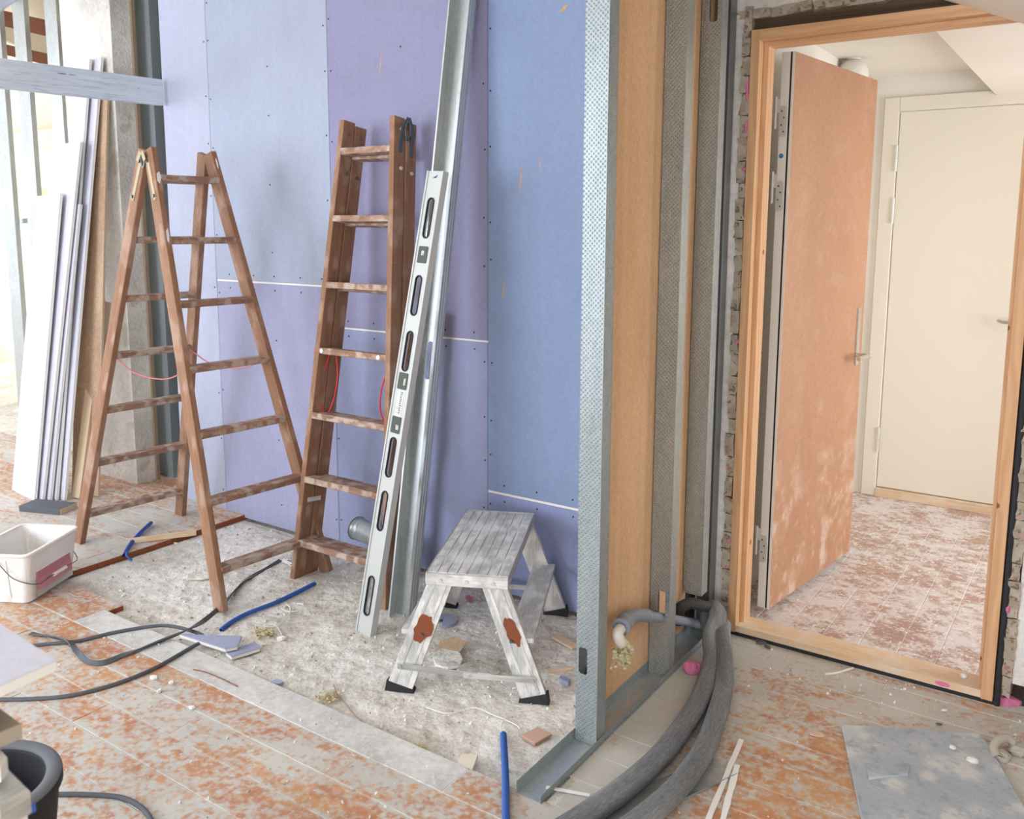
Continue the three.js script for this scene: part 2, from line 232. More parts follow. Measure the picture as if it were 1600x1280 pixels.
// hall boards run away from the door
for (let i = 0, x = -1.09; x < 1.2; x += ROW, i++) { let z = -4.79; while (z < -2.9) { const z2 = Math.min(-2.9, z + rr(.7, 1.5)); plank(x, x + ROW, z, z2, M.hall, M.floorSide, mUV, rr(-.0005, .0006)); z = z2; } }
part('joint_dust', span(-1.1, 1.25, -.04, -.0014, -4.8, -2.82, .001, 'x'), M.dust, floor);
// the stripped bed: broken boards are gone, dust and crumbs lie on the sub-floor
function bedHeight(x, z) { const u = (x + 3.5) / 2.5, v = (z + 2.75) / 1.2; const edge = Math.min(1, Math.max(0, Math.min((x - RX0), (RX1 - x), (RZ1 - z), (z - RZ0)) / .03)); return -.028 + edge * (fbm(u, v, 9, 5, 5, 401) * .016 + fbm(u, v, 60, 30, 2, 402) * .004); }
{
  const W = RX1 + .07 - RX0 + .04, D = RZ1 - RZ0 + .04, g = new THREE.PlaneGeometry(W, D, 220, 96).rotateX(-Math.PI / 2).translate((RX0 - .02 + RX1 + .09) / 2, 0, (RZ0 + RZ1) / 2), p = g.attributes.position, uv = g.attributes.uv;
  for (let i = 0; i < p.count; i++) { p.setY(i, bedHeight(p.getX(i), p.getZ(i))); uv.setXY(i, p.getX(i), p.getZ(i)); }
  g.computeVertexNormals(); part('rubble_bed', g, M.dust, floor, 'dusty sub-floor with crumbled mortar where boards were taken up');
}

// ---------------------------------------------------------------- plasterboard wall
const wallBack = struct('wall_back');
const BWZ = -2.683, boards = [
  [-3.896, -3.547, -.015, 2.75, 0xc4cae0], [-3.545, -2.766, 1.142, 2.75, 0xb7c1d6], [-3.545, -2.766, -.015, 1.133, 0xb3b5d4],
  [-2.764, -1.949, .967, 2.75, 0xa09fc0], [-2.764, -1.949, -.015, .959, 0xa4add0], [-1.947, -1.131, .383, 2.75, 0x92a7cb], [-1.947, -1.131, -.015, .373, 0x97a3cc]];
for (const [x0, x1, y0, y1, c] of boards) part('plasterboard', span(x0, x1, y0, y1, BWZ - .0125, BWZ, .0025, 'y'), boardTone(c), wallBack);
part('joint_core', [span(-3.89, -1.131, -.01, 2.75, BWZ - .012, BWZ - .0045, .001, 'y')], M.core, wallBack);
part('framing', span(-3.89, -1.131, -.02, 2.75, -2.80, BWZ - .013, .001, 'y'), M.mortarDark, wallBack);
{
  const gs = [], dot = (x, y) => gs.push(cyl(.0036, .002, 8).rotateX(Math.PI / 2).translate(x, y, BWZ + .0002));
  for (const sx of [-3.546, -2.765, -1.948]) for (let y = .1; y < 2.7; y += rr(.17, .27)) { if (rnd() < .85) dot(sx - .016 + rr(-.004, .004), y); if (rnd() < .85) dot(sx + .016 + rr(-.004, .004), y + rr(-.03, .03)); }
  for (const sx of [-3.14, -2.36, -1.53]) for (let y = .1; y < 2.7; y += rr(.2, .4)) dot(sx + rr(-.008, .008), y);
  for (const [a, b, jy] of [[-3.5, -2.76, 1.138], [-2.73, -1.95, .965], [-1.92, -1.14, .383]]) for (let x = a + .05; x < b; x += rr(.13, .2)) { dot(x, jy + .03); dot(x + .003, jy - .034); }
  part('screw_heads', gs, M.black, wallBack).userData.kind = 'stuff';
  for (const [x, y, w, h, r] of [[-1.80, 1.57, .012, .11, -.08], [-1.875, 1.17, .01, .09, -.1], [-1.63, 2.13, .05, .016, .3], [-2.47, 2.03, .008, .1, -.1], [-1.72, 1.62, .006, .06, .2]])
    part('paper_scuff', at(ext(poly([[-w / 2, -h * .3], [0, -h / 2], [w / 2, h * .25], [w * .1, h / 2]]), .0006), x, y, BWZ, 0, 0, r), M.card, wallBack);
}

// ---------------------------------------------------------------- partition: back of a plasterboard, seen between the studs
const wallRight = struct('wall_right');
part('plasterboard', span(-1.138, -1.1265, .004, 2.35, -2.70, -1.995, .001, 'y'), M.tan, wallRight);
part('plasterboard', span(-1.139, -1.1265, .25, 2.35, -2.825, -2.703, .001, 'y'), M.tan, wallRight);

// ---------------------------------------------------------------- masonry round the doorway
const wallFront = struct('wall_front');
const DZ = -2.83;
part('plaster', [span(-1.128, -1.043, 0, 2.07, DZ - .03, DZ, .004, 'y')], M.plaster, wallFront);
part('plaster', [span(-1.13, 1.25, 2.072, 2.9, DZ - .03, DZ, .004, 'y')], M.plaster, wallFront);
part('plaster', [span(-.156, 1.25, .075, 2.07, DZ - .03, DZ + .004, .004, 'y')], M.plaster, wallFront);
part('masonry', [span(-1.13, -1.0172, -.02, 2.3, DZ - .14, DZ - .032, .001), span(-.1998, 1.3, -.02, 2.3, DZ - .14, DZ - .032, .001), span(-1.13, 1.3, 2.06, 2.9, DZ - .14, DZ - .032, .001)], M.mortarDark, wallFront);
part('lintel', [at(lump(1.9, .06, .04, 4, .3, 3), -.3, 2.058, DZ - .03), span(-1.05, .1, 2.0135, 2.075, DZ - .12, DZ - .028, .002, 'x')], mat(0x5a4a3a, .95), wallFront);
function rubbleStone(x, y, z, w, h, d) { const g = new THREE.BoxGeometry(w, h, d, 3, 3, 2), p = g.attributes.position, q = new THREE.Vector3(), s = rr(0, 50); for (let i = 0; i < p.count; i++) { q.fromBufferAttribute(p, i); const f = (k) => fbm3(q.x * 60 + s + k, q.y * 60 - k, q.z * 60 + s * 2) - .5; q.set(q.x + f(1) * .022, q.y + f(7) * .014, q.z + f(3) * .034); p.setXYZ(i, q.x, q.y, q.z); } part('brick', at(uvm(g, 'y', rr(0, 1), rr(0, 1)), x, y, z, 0, rr(-.12, .12), rr(-.06, .06)), M.rubble, wallFront); }
for (let y = .03; y < 2.08;) { const h = rr(.045, .085); rubbleStone(-1.031 + rr(-.003, .003), y + h / 2, DZ - .016, rr(.024, .032), h * .96, .05); y += h; }
for (let y = .03; y < 2.05;) { const h = rr(.05, .075); rubbleStone(-.171 + rr(-.003, .003), y + h / 2, DZ - .016, rr(.028, .038), h * .96, .05); y += h; }
for (let x = -1.06; x < -.2;) { const w = rr(.08, .16); rubbleStone(x + w / 2, 2.066 + rr(-.006, .006), DZ - .008, w, .03, .03); x += w; }
for (const [x, y, w, h] of [[-1.024, 1.83, .012, .09], [-1.024, 1.72, .012, .05], [-1.026, 1.585, .016, .014], [-1.024, .33, .012, .03], [-1.03, .235, .02, .012], [-1.024, 1.02, .012, .02]]) part('foam_bead', at(lump(w, h, .03, 2, .4, y * 5), x, y, DZ + .001), M.pinkFoam, wallFront);
part('foam_bead', at(lump(.014, .03, .03, 2, .4, 4), -.182, .30, DZ + .002), M.pinkFoam, wallFront);
part('sealing_strip', [at(tubeStrip(2.0), -.189, 1.0, DZ + .006), span(-1.015, -.19, -.002, .012, DZ - .02, DZ + .012, .003, 'x')], M.rubber, wallFront);
function tubeStrip(h) { return new THREE.CapsuleGeometry(.009, h, 3, 8); }

// ---------------------------------------------------------------- the pine door frame and its open leaf
const door1 = struct('door_1');
const ZF = DZ + .012;
part('jamb', [span(-1.017, -.988, 0, 2.013, ZF - .04, ZF, .0015, 'y'), span(-1.017, -.972, 0, 2.0, ZF - .1, ZF - .039, .0015, 'y')], M.pine, door1);
part('jamb', [span(-.232, -.2, 0, 2.013, ZF - .04, ZF, .0015, 'y'), span(-.245, -.2, 0, 2.0, ZF - .1, ZF - .039, .0015, 'y')], M.pine, door1);
part('head', [span(-.9885, -.231, 1.980, 2.013, ZF - .04, ZF, .0015, 'x'), span(-.973, -.244, 1.966, 2.0, ZF - .1, ZF - .039, .0015, 'x')], M.pine, door1);
part('sill', [span(-.9885, -.231, .006, .034, ZF - .1, ZF - .001, .002, 'x')], M.pale, door1);
part('splash', at(new THREE.CircleGeometry(.016, 7).scale(1.4, .5, 1), -.335, .022, ZF - .0004), M.pinkFoam, door1);
const leaf = new THREE.Group(); leaf.name = 'door_leaf'; door1.add(leaf);
leaf.position.set(-.984, .028, -3.028); leaf.rotation.y = Math.atan2(.768, .093);              // local +x runs away from the hinges
const LW = .775, LH = 1.947;
part('core', span(0, LW, 0, LH, 0, .030, .0015, 'y'), M.white, leaf);
part('gasket', span(.0015, LW - .002, .002, LH - .001, .0301, .037, .001, 'y'), M.black, leaf);
part('panel', uvm(new RoundedBoxGeometry(LW - .004, LH - .004, .009, 1, .001), 'y', LW / 2, LH / 2).translate(LW / 2, LH / 2, .0418), M.hard, leaf);
part('edging', span(-.001, .0005, 0, LH - .002, .0373, .0463, .0003, 'y'), M.white, leaf);
for (const hy of [1.75, 1.502, .25]) {
  part('hinge', [at(ext(poly(roundRect(0, 0, .026, .1, .008)), .0016), -.0018, hy - .028, .0135, 0, -Math.PI / 2, 0), at(cyl(.0055, .052, 12), -.0075, hy + .028, -.0105), at(cyl(.0055, .05, 12), -.0075, hy - .026, -.0105), at(cyl(.0042, .108, 10), -.0075, hy + .001, -.0105), span(-.0035, -.001, hy - .0, hy + .046, -.0105, .004, .0005)], M.zinc, leaf);
  [.034, .012, -.012, -.034].forEach((d, i) => part('screw', at(cyl(.0032, .0012, 8), -.0034, hy - .028 + d, .0135 + (i % 2 ? .004 : -.004), 0, 0, Math.PI / 2), M.iron, leaf));
}
part('sticker', at(cyl(.008, .0006, 20), -.0006, 1.608, .013, 0, 0, Math.PI / 2), mat(0x2f7fb4, .5), leaf);
part('lever_plate', [at(ext(poly(roundRect(0, 0, .034, .235, .003)), .005, .001), LW - .062, .93, .0465)], M.chrome, leaf);
part('lever', [at(cyl(.009, .05, 12), LW - .062, .855, .075, Math.PI / 2), at(cyl(.0085, .12, 12), LW - .115, .855, .098, 0, 0, Math.PI / 2), at(new THREE.SphereGeometry(.0095, 10, 8), LW - .062, .855, .098)], M.chrome, leaf);

// ---------------------------------------------------------------- hall behind the door
const wallFar = struct('wall_far');
part('wall', [span(-1.25, -1.03, -.02, 2.3, -4.92, -4.793, .001), span(-.2, 1.3, -.02, 2.3, -4.92, -4.793, .001), span(-1.03, -.2, 2.03, 2.3, -4.92, -4.793, .001)], M.wall, wallFar);
const wallHall = struct('wall_hall_left');
part('wall', span(-1.25, -1.10, -.02, 2.3, -4.8, -2.96, .001), M.wall, wallHall);
const wallHallR = struct('wall_hall_right');
part('wall', [span(1.3, 1.42, -.02, .42, -4.9, -2.95, .001), span(1.3, 1.42, 1.78, 2.3, -4.9, -2.95, .001), span(1.3, 1.42, .4, 1.8, -4.9, -4.38, .001), span(1.3, 1.42, .4, 1.8, -3.12, -2.95, .001)], M.wall, wallHallR);
const ceilHall = struct('ceiling_hall');
part('ceiling', span(-1.25, 1.42, 2.138, 2.3, -4.9, -2.86, .001, 'x'), M.wall, ceilHall);
part('soffit', span(-.54, 1.3, 2.012, 2.14, -4.795, -2.97, .003, 'x'), M.wall, ceilHall);
const door2 = struct('door_2');
{
  const z = -4.775;
  part('frame', [span(-1.026, -.955, 0, 2.034, z - .06, z, .004, 'y'), span(-.955, -.19, 1.965, 2.034, z - .06, z, .004, 'x'), span(-.255, -.19, 0, 1.966, z - .06, z, .004, 'y')], M.cream, door2);
  part('door_leaf', span(-.951, -.258, .052, 1.961, z - .052, z - .012, .002, 'y'), M.cream, door2);
  part('threshold', span(-.955, -.255, 0, .046, z - .07, z + .006, .003, 'x'), M.pale, door2);
  for (const hy of [1.737, 1.48, .305]) part('hinge', [at(cyl(.0085, .062, 12), -.957, hy + .032, z + .002), at(cyl(.0085, .062, 12), -.957, hy - .032, z + .002)], M.zinc, door2);
  part('door_handle', [at(cyl(.009, .05, 12), -.345, .957, z + .012, Math.PI / 2), at(cyl(.023, .008, 20), -.345, .957, z - .009, Math.PI / 2), tube([[-.345, .957, z + .036], [-.38, .957, z + .042], [-.43, .956, z + .038], [-.452, .962, z + .034]], .0085, 24, 10)], M.chrome, door2);
  part('thumb_turn', [at(cyl(.024, .008, 20), -.34, 1.058, z - .009, Math.PI / 2), at(bx(.008, .028, .02, .003), -.34, 1.058, z + .005)], M.chrome, door2);
}
{
  const t = thing('ceiling_lamp', 'white round glass globe lamp under the hall ceiling, half hidden by the open brown door', 'lamp', [-1.045, 2.069, -4.2]);
  part('globe', new THREE.SphereGeometry(.067, 28, 20), M.globe, t); part('base', cyl(.03, .006, 20).translate(0, .0655, 0), M.white, t);
}

// ---------------------------------------------------------------- room shell behind and above the camera, pier on the left
const wallLeft = struct('wall_left');
part('pier', uvm(new THREE.BoxGeometry(.46, 2.9, .11, 1, 1, 1), 'y').translate(-4.527, 1.43, -2.737), M.plaster, wallLeft);
part('wall', [span(-7.85, -7.7, -.02, .6, -2.9, 2.6, .001), span(-7.85, -7.7, 2.55, 3.2, -2.9, 2.6, .001), span(-7.85, -7.7, .6, 2.55, -2.9, -2.15, .001), span(-7.85, -7.7, .6, 2.55, .95, 2.6, .001)], M.wall, wallLeft);
const wallRear = struct('wall_rear');
part('wall', [span(-7.8, -5.15, -.02, 2.8, 2.4, 2.55, .001), span(-5.15, -2.65, -.02, .75, 2.4, 2.55, .001), span(-5.15, -2.65, 2.55, 2.8, 2.4, 2.55, .001), span(-2.65, -.2, -.02, 2.8, 2.4, 2.55, .001), span(-.2, .9, -.02, .48, 2.4, 2.55, .001), span(-.2, .9, 1.42, 2.8, 2.4, 2.55, .001), span(.9, 1.4, -.02, 2.8, 2.4, 2.55, .001)], M.wall, wallRear);
const wallSide = struct('wall_side');
part('wall', span(1.25, 1.4, -.02, 1.5, -2.95, 2.5, .001), M.wall, wallSide);
const ceiling = struct('ceiling');
part('ceiling', span(-7.8, -2.0, 2.75, 2.87, -2.9, 2.5, .001, 'x'), M.wall, ceiling);
{ const sl = .44, L = Math.hypot(3.4, 3.4 * sl); part('slope', at(bx(L, .1, 5.24, .001, 'z'), -2.05 + 1.7 + .02, 2.72 - 1.7 * sl + .055, -.21, 0, 0, -Math.atan(sl)), M.wall, ceiling); }
for (const [n, g] of [['window_1', [[-7.74, -.6, 3.1, .6, 2.55]]], ['window_2', [[-9.94, -3.7, 1.3, .55, 2.65]]]]) {
  const w = struct(n); for (const [x, zc, ww, y0, y1] of g) part('window_frame', [span(x - .03, x + .03, y0, y0 + .06, zc - ww / 2, zc + ww / 2, .004, 'z'), span(x - .03, x + .03, y1 - .06, y1, zc - ww / 2, zc + ww / 2, .004, 'z'), ...[-1, -.33, .33, 1].map((q) => span(x - .03, x + .03, y0, y1, zc + q * (ww / 2 - .03) - .03, zc + q * (ww / 2 - .03) + .03, .004, 'y'))], M.white, w);
}
{ const w = struct('window_3'); part('window_frame', [span(-5.15, -2.65, .75, .81, 2.44, 2.5, .004, 'x'), span(-5.15, -2.65, 2.49, 2.55, 2.44, 2.5, .004, 'x'), ...[-5.12, -3.9, -2.68].map((x) => span(x - .03, x + .03, .75, 2.55, 2.44, 2.5, .004, 'y'))], M.white, w); }
{ const w = struct('window_4'); part('window_frame', [span(-.2, .9, .48, .54, 2.44, 2.5, .004, 'x'), span(-.2, .9, 1.36, 1.42, 2.44, 2.5, .004, 'x'), ...[-.17, .87].map((x) => span(x - .03, x + .03, .48, 1.42, 2.44, 2.5, .004, 'y'))], M.white, w); }
// attic room on the far left, behind the open steel studs
const wallAttic = struct('wall_attic');
part('wall', [span(-10.1, -3.7, -.02, 4.6, -4.6, -4.45, .001), span(-3.9, -3.75, -.02, 4.6, -4.5, -2.96, .001), span(-10.1, -9.95, -.02, .55, -4.5, -2.8, .001), span(-10.1, -9.95, 2.65, 4.6, -4.5, -2.8, .001), span(-10.1, -9.95, .5, 2.7, -4.5, -4.34, .001), span(-10.1, -9.95, .5, 2.7, -3.06, -2.8, .001), span(-10.1, -3.75, 2.9, 4.6, -2.86, -2.76, .001), span(-10.1, -7.7, -.02, 2.95, -2.86, -2.76, .001)], M.wall, wallAttic);
part('gap_backing', span(-4.56, -3.78, 0, 2.85, -2.955, -2.94, .001), M.mortarDark, wallAttic);
part('ledge', span(-9.9, -3.9, [-8.238, 2.089, -4.3][1], [-8.218, 2.236, -4.3][1], -4.45, -4.3, .004, 'x'), M.wall, wallAttic);
part('batten', span(-9.9, -3.9, [-8.492, 1.666, -4.4][1], [-8.486, 1.714, -4.4][1], -4.45, -4.4, .003, 'x'), M.pale, wallAttic);
const ceilAttic = struct('ceiling_attic');
part('ceiling', at(bx(6.8, .1, 1.9, .001, 'x'), -7.0, 3.75, -3.7, 0, 0, -.18), M.wall, ceilAttic);
for (const [z, v0, v1] of [[-3.4, 0, 0], [-3.85, 1, 0]]) { const p = v0 ? [-7.567, 2.789, -3.85] : [-6.685, 2.843, -3.4], q = v0 ? [-6.889, 2.638, -3.85] : [-6.066, 2.697, -3.4], a = Math.atan2(q[1] - p[1], q[0] - p[0]); part('tie_beam', at(bx(3.0, v0 ? .08 : .105, .07, .003, 'x'), (p[0] + q[0]) / 2, (p[1] + q[1]) / 2, z, 0, 0, a), M.beamWood, ceilAttic); }
part('roof_panel', at(bx(2.2, .02, .5, .003, 'x'), ...[-7.715, 2.933, -4.2], .25, 0, -.32), M.wall, ceilAttic);

// ---------------------------------------------------------------- light-gauge steel
// a C stud standing on its end: web across x facing +z, flanges run back along -z
function studParts(W, D, L, holes, flangeMat = M.knurl) {
  const t = .0014, web = ext(poly([[-W / 2, 0], [W / 2, 0], [W / 2, L], [-W / 2, L]], holes.map(([x, y, w, h]) => roundRect(x, y, w, h, .007))), t).translate(0, 0, -t);
  return { web, flanges: [-1, 1].map((s) => mergeGeometries([span(s * W / 2 - (s > 0 ? t : 0), s * W / 2 + (s > 0 ? 0 : t), 0, L, -D, -t, .0004, 'y'), span(s > 0 ? W / 2 - .009 : -W / 2, s > 0 ? W / 2 : -W / 2 + .009, 0, L, -D, -D + t, .0004, 'y')].map(flat))) };
}
function stud(name, label, pos, turn, L, o = {}) {
  const t = thing(name, label, 'steel stud', pos, turn, o.group), s = studParts(o.W || .066, o.D || .045, L, o.holes || [], M.knurl);
  part('web', s.web, o.mat || M.knurl, t); s.flanges.forEach((f) => part('flange', f, o.mat || M.knurl, t)); return t;
}
const SX = -1.09;
stud('steel_stud', 'front galvanised steel stud of the partition, bright dimpled web with a slot near its foot', [SX, .003, -1.955], 0, 2.4, { holes: [[-.012, .235, .026, .075]], D: .05 });
stud('steel_stud', 'second steel stud of the partition with the grey drain pipe running into its slot', [SX, .003, -2.413], 0, 2.5, { mat: M.knurlGrey, holes: [[.006, .232, .024, .085]], D: .05 });
stud('steel_stud', 'third steel stud of the partition, cut short and hanging above the hoses', [SX, .175, -2.67], 0, 2.4, { mat: M.knurlGrey, D: .05, holes: [[.005, 1.88, .026, .07]] });
stud('steel_stud', 'dark steel stud fixed upright against the broken wall left of the pine door frame', [-1.091, .003, -2.772], 0, 2.4, { W: .044, D: .05, mat: M.steelDark });
{
  const t = thing('floor_track', 'long steel floor track under the partition studs with dusty open end', 'track', [SX, 0, 0]);
  const z0 = -2.80, z1 = -1.672, sp = (a, b, c, d) => span(a, b, c, d, z0, z1, .0005, 'z');
  part('base', sp(-.036, .036, .0004, .0022), M.steel, t); part('flange', sp(-.0365, -.035, .0004, .034), M.knurl, t); part('flange', sp(.035, .0365, .0004, .022), M.knurl, t);
}
{ // studs of the far partition, left
  const zs = -2.95, xs = [-6.0, -5.70, -5.335];
  const labels = ['leftmost upright steel stud at the left edge of the photo, against the bright attic', 'second upright steel stud from the left edge, against the bright attic room', 'third upright steel stud from the left edge, next to the plastered pier'];
  xs.forEach((x, i) => stud('steel_stud', labels[i], [x, 0, zs - (i === 3 ? .03 : 0)], i === 3 ? -.9 : .5, 2.85, { W: i === 3 ? .05 : .075, D: .05, mat: M.steel }));
  solo('steel_rail', [span(-6.9, -5.25, [-5.955, 1.403, -3.03][1], [-5.95, 1.436, -3.03][1], zs - .09, zs - .075, .001, 'x'), span(-6.9, -5.25, [-5.955, 1.403, -3.03][1], [-5.955, 1.403, -3.03][1] + .004, zs - .11, zs - .075, .001, 'x')], M.steel, 'horizontal steel rail behind the far left studs', 'rail');
}
// uprights in the gap between pier and blue wall
stud('steel_stud', 'wide dark steel stud standing between the plastered pier and the blue wall', [([-4.406, 2.242, -2.87][0] + [-4.248, 2.227, -2.87][0]) / 2, 0, -2.87], 0, 2.87, { W: [-4.248, 2.227, -2.87][0] - [-4.406, 2.242, -2.87][0], D: .06, mat: M.steelBlue });
stud('steel_stud', 'narrow ribbed steel stud at the left end of the blue wall', [-3.95, 0, -2.80], .2, 2.87, { W: .07, D: .05, mat: M.steelBlue });
solo('wooden_lath', span(-4.30, -4.285, 0, 2.8, -2.815, -2.793, .002, 'y'), mat(0x9a8672, .9), 'raw wooden lath along the right edge of the plastered pier', 'lath');
{ // painted beam above
  const a = [-3.85, 2.012, -1.901], b = [-3.85, 2.026, -2.655];
  const dz = b[2] - a[2], dy = b[1] - a[1], L = 2.0, ang = Math.atan2(dy, -dz);
  const g = bx(.035, .120, L, .003, 'z'); const m = solo('beam', g, M.paint, 'weathered bluish white painted beam crossing the upper left corner', 'beam', [-3.867, b[1] - Math.sin(ang) * L / 2, b[2] + Math.cos(ang) * L / 2]); m.rotation.x = ang;
}
{ // the edge of a second, higher board in the very corner
  const p = V3([-4.4, 2.3, -2.103]), q = V3([-4.4, 2.539, -2.384]), d = q.clone().sub(p), L = 1.1, a = Math.atan2(d.y, -d.z), c = p.clone().addScaledVector(d.normalize(), .2);
  const m = solo('beam', bx(.03, .16, L, .003, 'z').translate(0, .08, 0), M.paint, 'slanting white board cutting across the very top left corner', 'beam', [c.x, c.y, c.z]); m.rotation.x = a;
}
// ---------------------------------------------------------------- sheets leaning against the pier
// each sheet: a board whose foot stands at (x, z) and whose head rests against the pier
function sheet(name, label, category, material, x, w, z, topX, topY, topZ, th, turn, edge, group) {
  const t = thing(name, label, category, [x, 0, z], 0, group), up = new THREE.Vector3(topX - x, topY, topZ - z), L = up.length(); up.normalize();
  const side = new THREE.Vector3(Math.cos(turn), 0, -Math.sin(turn)); side.addScaledVector(up, -side.dot(up)).normalize(); const n = side.clone().cross(up);
  const inner = new THREE.Group(); t.quaternion.setFromRotationMatrix(new THREE.Matrix4().makeBasis(side, up, n));
  part('face', span(-w, 0, .004, L, 0, th * .12, .0006, 'y'), material, t); part('core', span(-w + .0006, -.0006, .004, L - .001, -th, .0003, .001, 'y'), edge, t); return t;
}
const shBlue = boardTone(0xe9eaf8), g1 = 'plasterboard sheets leaning on the pier';
sheet('plasterboard_sheet', 'shortest and frontmost white plasterboard sheet leaning in the left stack', 'plasterboard', shBlue, -4.449, .306, -2.205, [-4.461, 1.541, -2.456][0], 1.553, -2.456, .0125, -.13, M.core, g1);
sheet('plasterboard_sheet', 'second plasterboard sheet of the left stack with a broad level top', 'plasterboard', shBlue, -4.415, .32, -2.228, [-4.365, 1.799, -2.53][0], 1.81, -2.525, .0125, -.1, M.core, g1);
sheet('plasterboard_sheet', 'narrow plasterboard strip with a slanted top in the left stack', 'plasterboard', shBlue, -4.385, .06, -2.250, [-4.354, 1.448, -2.5][0], 1.5, -2.495, .0125, -.1, M.core, g1);
sheet('plasterboard_sheet', 'tall wide plasterboard sheet at the back of the left stack', 'plasterboard', shBlue, -4.365, .17, -2.272, [-4.417, 2.23, -2.63][0], 2.235, -2.632, .0125, -.1, M.core, g1);
sheet('plasterboard_sheet', 'tallest narrow plasterboard sheet at the right of the left stack', 'plasterboard', shBlue, -4.325, .13, -2.292, [-4.348, 2.24, -2.655][0], 2.24, -2.655, .0125, -.1, M.core, g1);
sheet('fibreboard_sheet', 'brown fibreboard sheet leaning on the pier behind the plasterboards', 'board', M.card, -4.25, .20, -2.43, -4.32, 2.16, -2.668, .012, .15, M.timber);
sheet('wooden_post', 'raw wooden batten standing between the plasterboards and the open stepladder', 'batten', M.timber, -4.30, .05, -2.36, -4.36, 1.0, -2.60, .045, .3, M.timber);
{
  const t = thing('wood_block', 'short dark-stained board end lying before the leaning plasterboards', 'board', [-4.265, 0, -2.178], .36);
  part('block', span(-.12, .118, 0, .03, -.058, .058, .003, 'x'), M.darkStain, t); part('cut_end', span(.1178, .1195, .001, .029, -.056, .056, .0005, 'z'), M.timber, t);
}

// ---------------------------------------------------------------- wooden double stepladders
const LEN = 1.80, WB = .52, WT = .285, RT = .026, RD = .062, RUNGS = 7;
function railGeo(s, L) {
  const x0 = s * (WB / 2 - RT / 2), x1 = s * (WT / 2 - RT / 2), a = Math.atan2(x1 - x0, L), l = Math.hypot(x1 - x0, L);
  return at(bx(RT, l, RD, .004, 'y'), (x0 + x1) / 2, L / 2, 0, 0, 0, -a);
}
// one section hangs from its top: group origin at the foot, rails lean by 'lean'
function section(root, lean, zSign, o = {}) {
  const L = o.L || LEN, sec = new THREE.Group(); sec.name = 'section'; root.add(sec); sec.rotation.x = -lean * zSign;
  for (const s of [-1, 1]) part('rail', railGeo(s, L), M.ladder, sec);
  for (let i = 0; i < RUNGS; i++) {
    const y = L * (.085 + i * .1415), w = WB + (WT - WB) * y / L - RT * 2 + .012;
    part('tread', at(bx(w, .026, .058, .005, 'x'), 0, y, .004 * zSign, (o.flatTread ? lean * zSign : 0), 0, 0), M.tread, sec);
  }
  return sec;
}
function strap(root, x, pts, w = .018, tilt = 0) { // a flat steel strap on the outer face of the rails, in the y-z plane
  const t = .0025, gs = [];
  for (let i = 0; i + 1 < pts.length; i++) { const [y0, z0] = pts[i], [y1, z1] = pts[i + 1], l = Math.hypot(y1 - y0, z1 - z0); gs.push(at(bx(t, l + w * .6, w, .001, 'y'), x, (y0 + y1) / 2, (z0 + z1) / 2, Math.atan2(z1 - z0, y1 - y0), 0, tilt).translate(-Math.tan(tilt) * ((y0 + y1) / 2 - (pts[0][0] + pts[pts.length - 1][0]) / 2), 0, 0)); }
  return gs;
}
function bolts(x, pts, r = .007) { return pts.map(([y, z]) => at(cyl(r, .006, 10), x, y, z, 0, 0, Math.PI / 2)); }
// A: standing open. local x = width, z = from the rear feet to the front feet
{
  const half = .545, H = 1.70, lean = Math.atan2(half - .02, H), L = Math.hypot(half - .02, H);
  const t = thing('stepladder', 'worn wooden double stepladder standing open in front of the blue wall', 'stepladder', [-3.145, -.012, -2.222], Math.PI / 2 - .07);
  const f = section(t, lean, 1, { L, flatTread: true }), b = section(t, lean, -1, { L, flatTread: true }); f.position.set(0, 0, half); b.position.set(0, 0, -half);
  const zt = .03, xo = (y) => WT / 2 + (WB - WT) / 2 * (H - y) / H + .003;
  for (const s of [-1, 1]) {
    if (s === -1) { part('hinge', [...strap(t, s * xo(H - .1), [[H - .015, zt * .3], [H - .04, zt * .8], [H - .19, .082]], .02, s * -.07), ...strap(t, s * xo(H - .1), [[H - .015, -zt * .3], [H - .04, -zt * .8], [H - .19, -.082]], .02, s * -.07)], mat(0xb3a78c, .75, { metalness: .15 }), t, 'rusty flat steel hinge straps'); [[H - .045, .028], [H - .18, .08], [H - .045, -.028], [H - .18, -.08]].flatMap(([y, z]) => bolts(s * (xo(y) + .004), [[y, z]])).forEach((g) => part('bolt', g, M.iron, t)); part('hook', at(new THREE.TorusGeometry(.011, .0028, 6, 16).scale(1, 2.2, 1), s * (xo(H) + .006), H - .045, 0, 0, Math.PI / 2, 0), M.iron, t); }
    else [[H - .05, .032], [H - .2, .085], [H - .05, -.032], [H - .2, -.085]].flatMap(([y, z]) => bolts(s * xo(y), [[y, z]])).forEach((g) => part('bolt', g, M.zinc, t));
  }
  for (const [k, s, w, h] of [[.93, -1, .018, .05], [.80, -1, .012, .06], [.97, 1, .008, .05]]) { const y = L * k, x = s * (WB / 2 - RT / 2 + (WT - WB) / 2 * k); part('paint_splash', at(ext(poly([[-w / 2, -h * .3], [0, -h / 2], [w / 2, 0], [w * .3, h / 2], [-w * .4, h * .3]]), .0006), x, y, RD / 2, 0, 0, -s * -.065), M.stringWhite, f, 'white paint splash'); }
  const zAt = (y) => half - (half - .02) * y / H, yc = H * (.085 + 3 * .1415) + .0;
  part('safety_cord', [tube([[.17, yc, zAt(yc)], [.172, yc - .05, .14], [.172, yc - .062, 0], [.172, yc - .05, -.14], [.17, yc, -zAt(yc)]], .0028, 40, 6), tube([[-.17, yc, zAt(yc)], [-.172, yc - .05, .14], [-.172, yc - .062, 0], [-.172, yc - .05, -.14], [-.17, yc, -zAt(yc)]], .0028, 40, 6)], mat(0xc96f76, .7), t, 'thin pink cord');
}
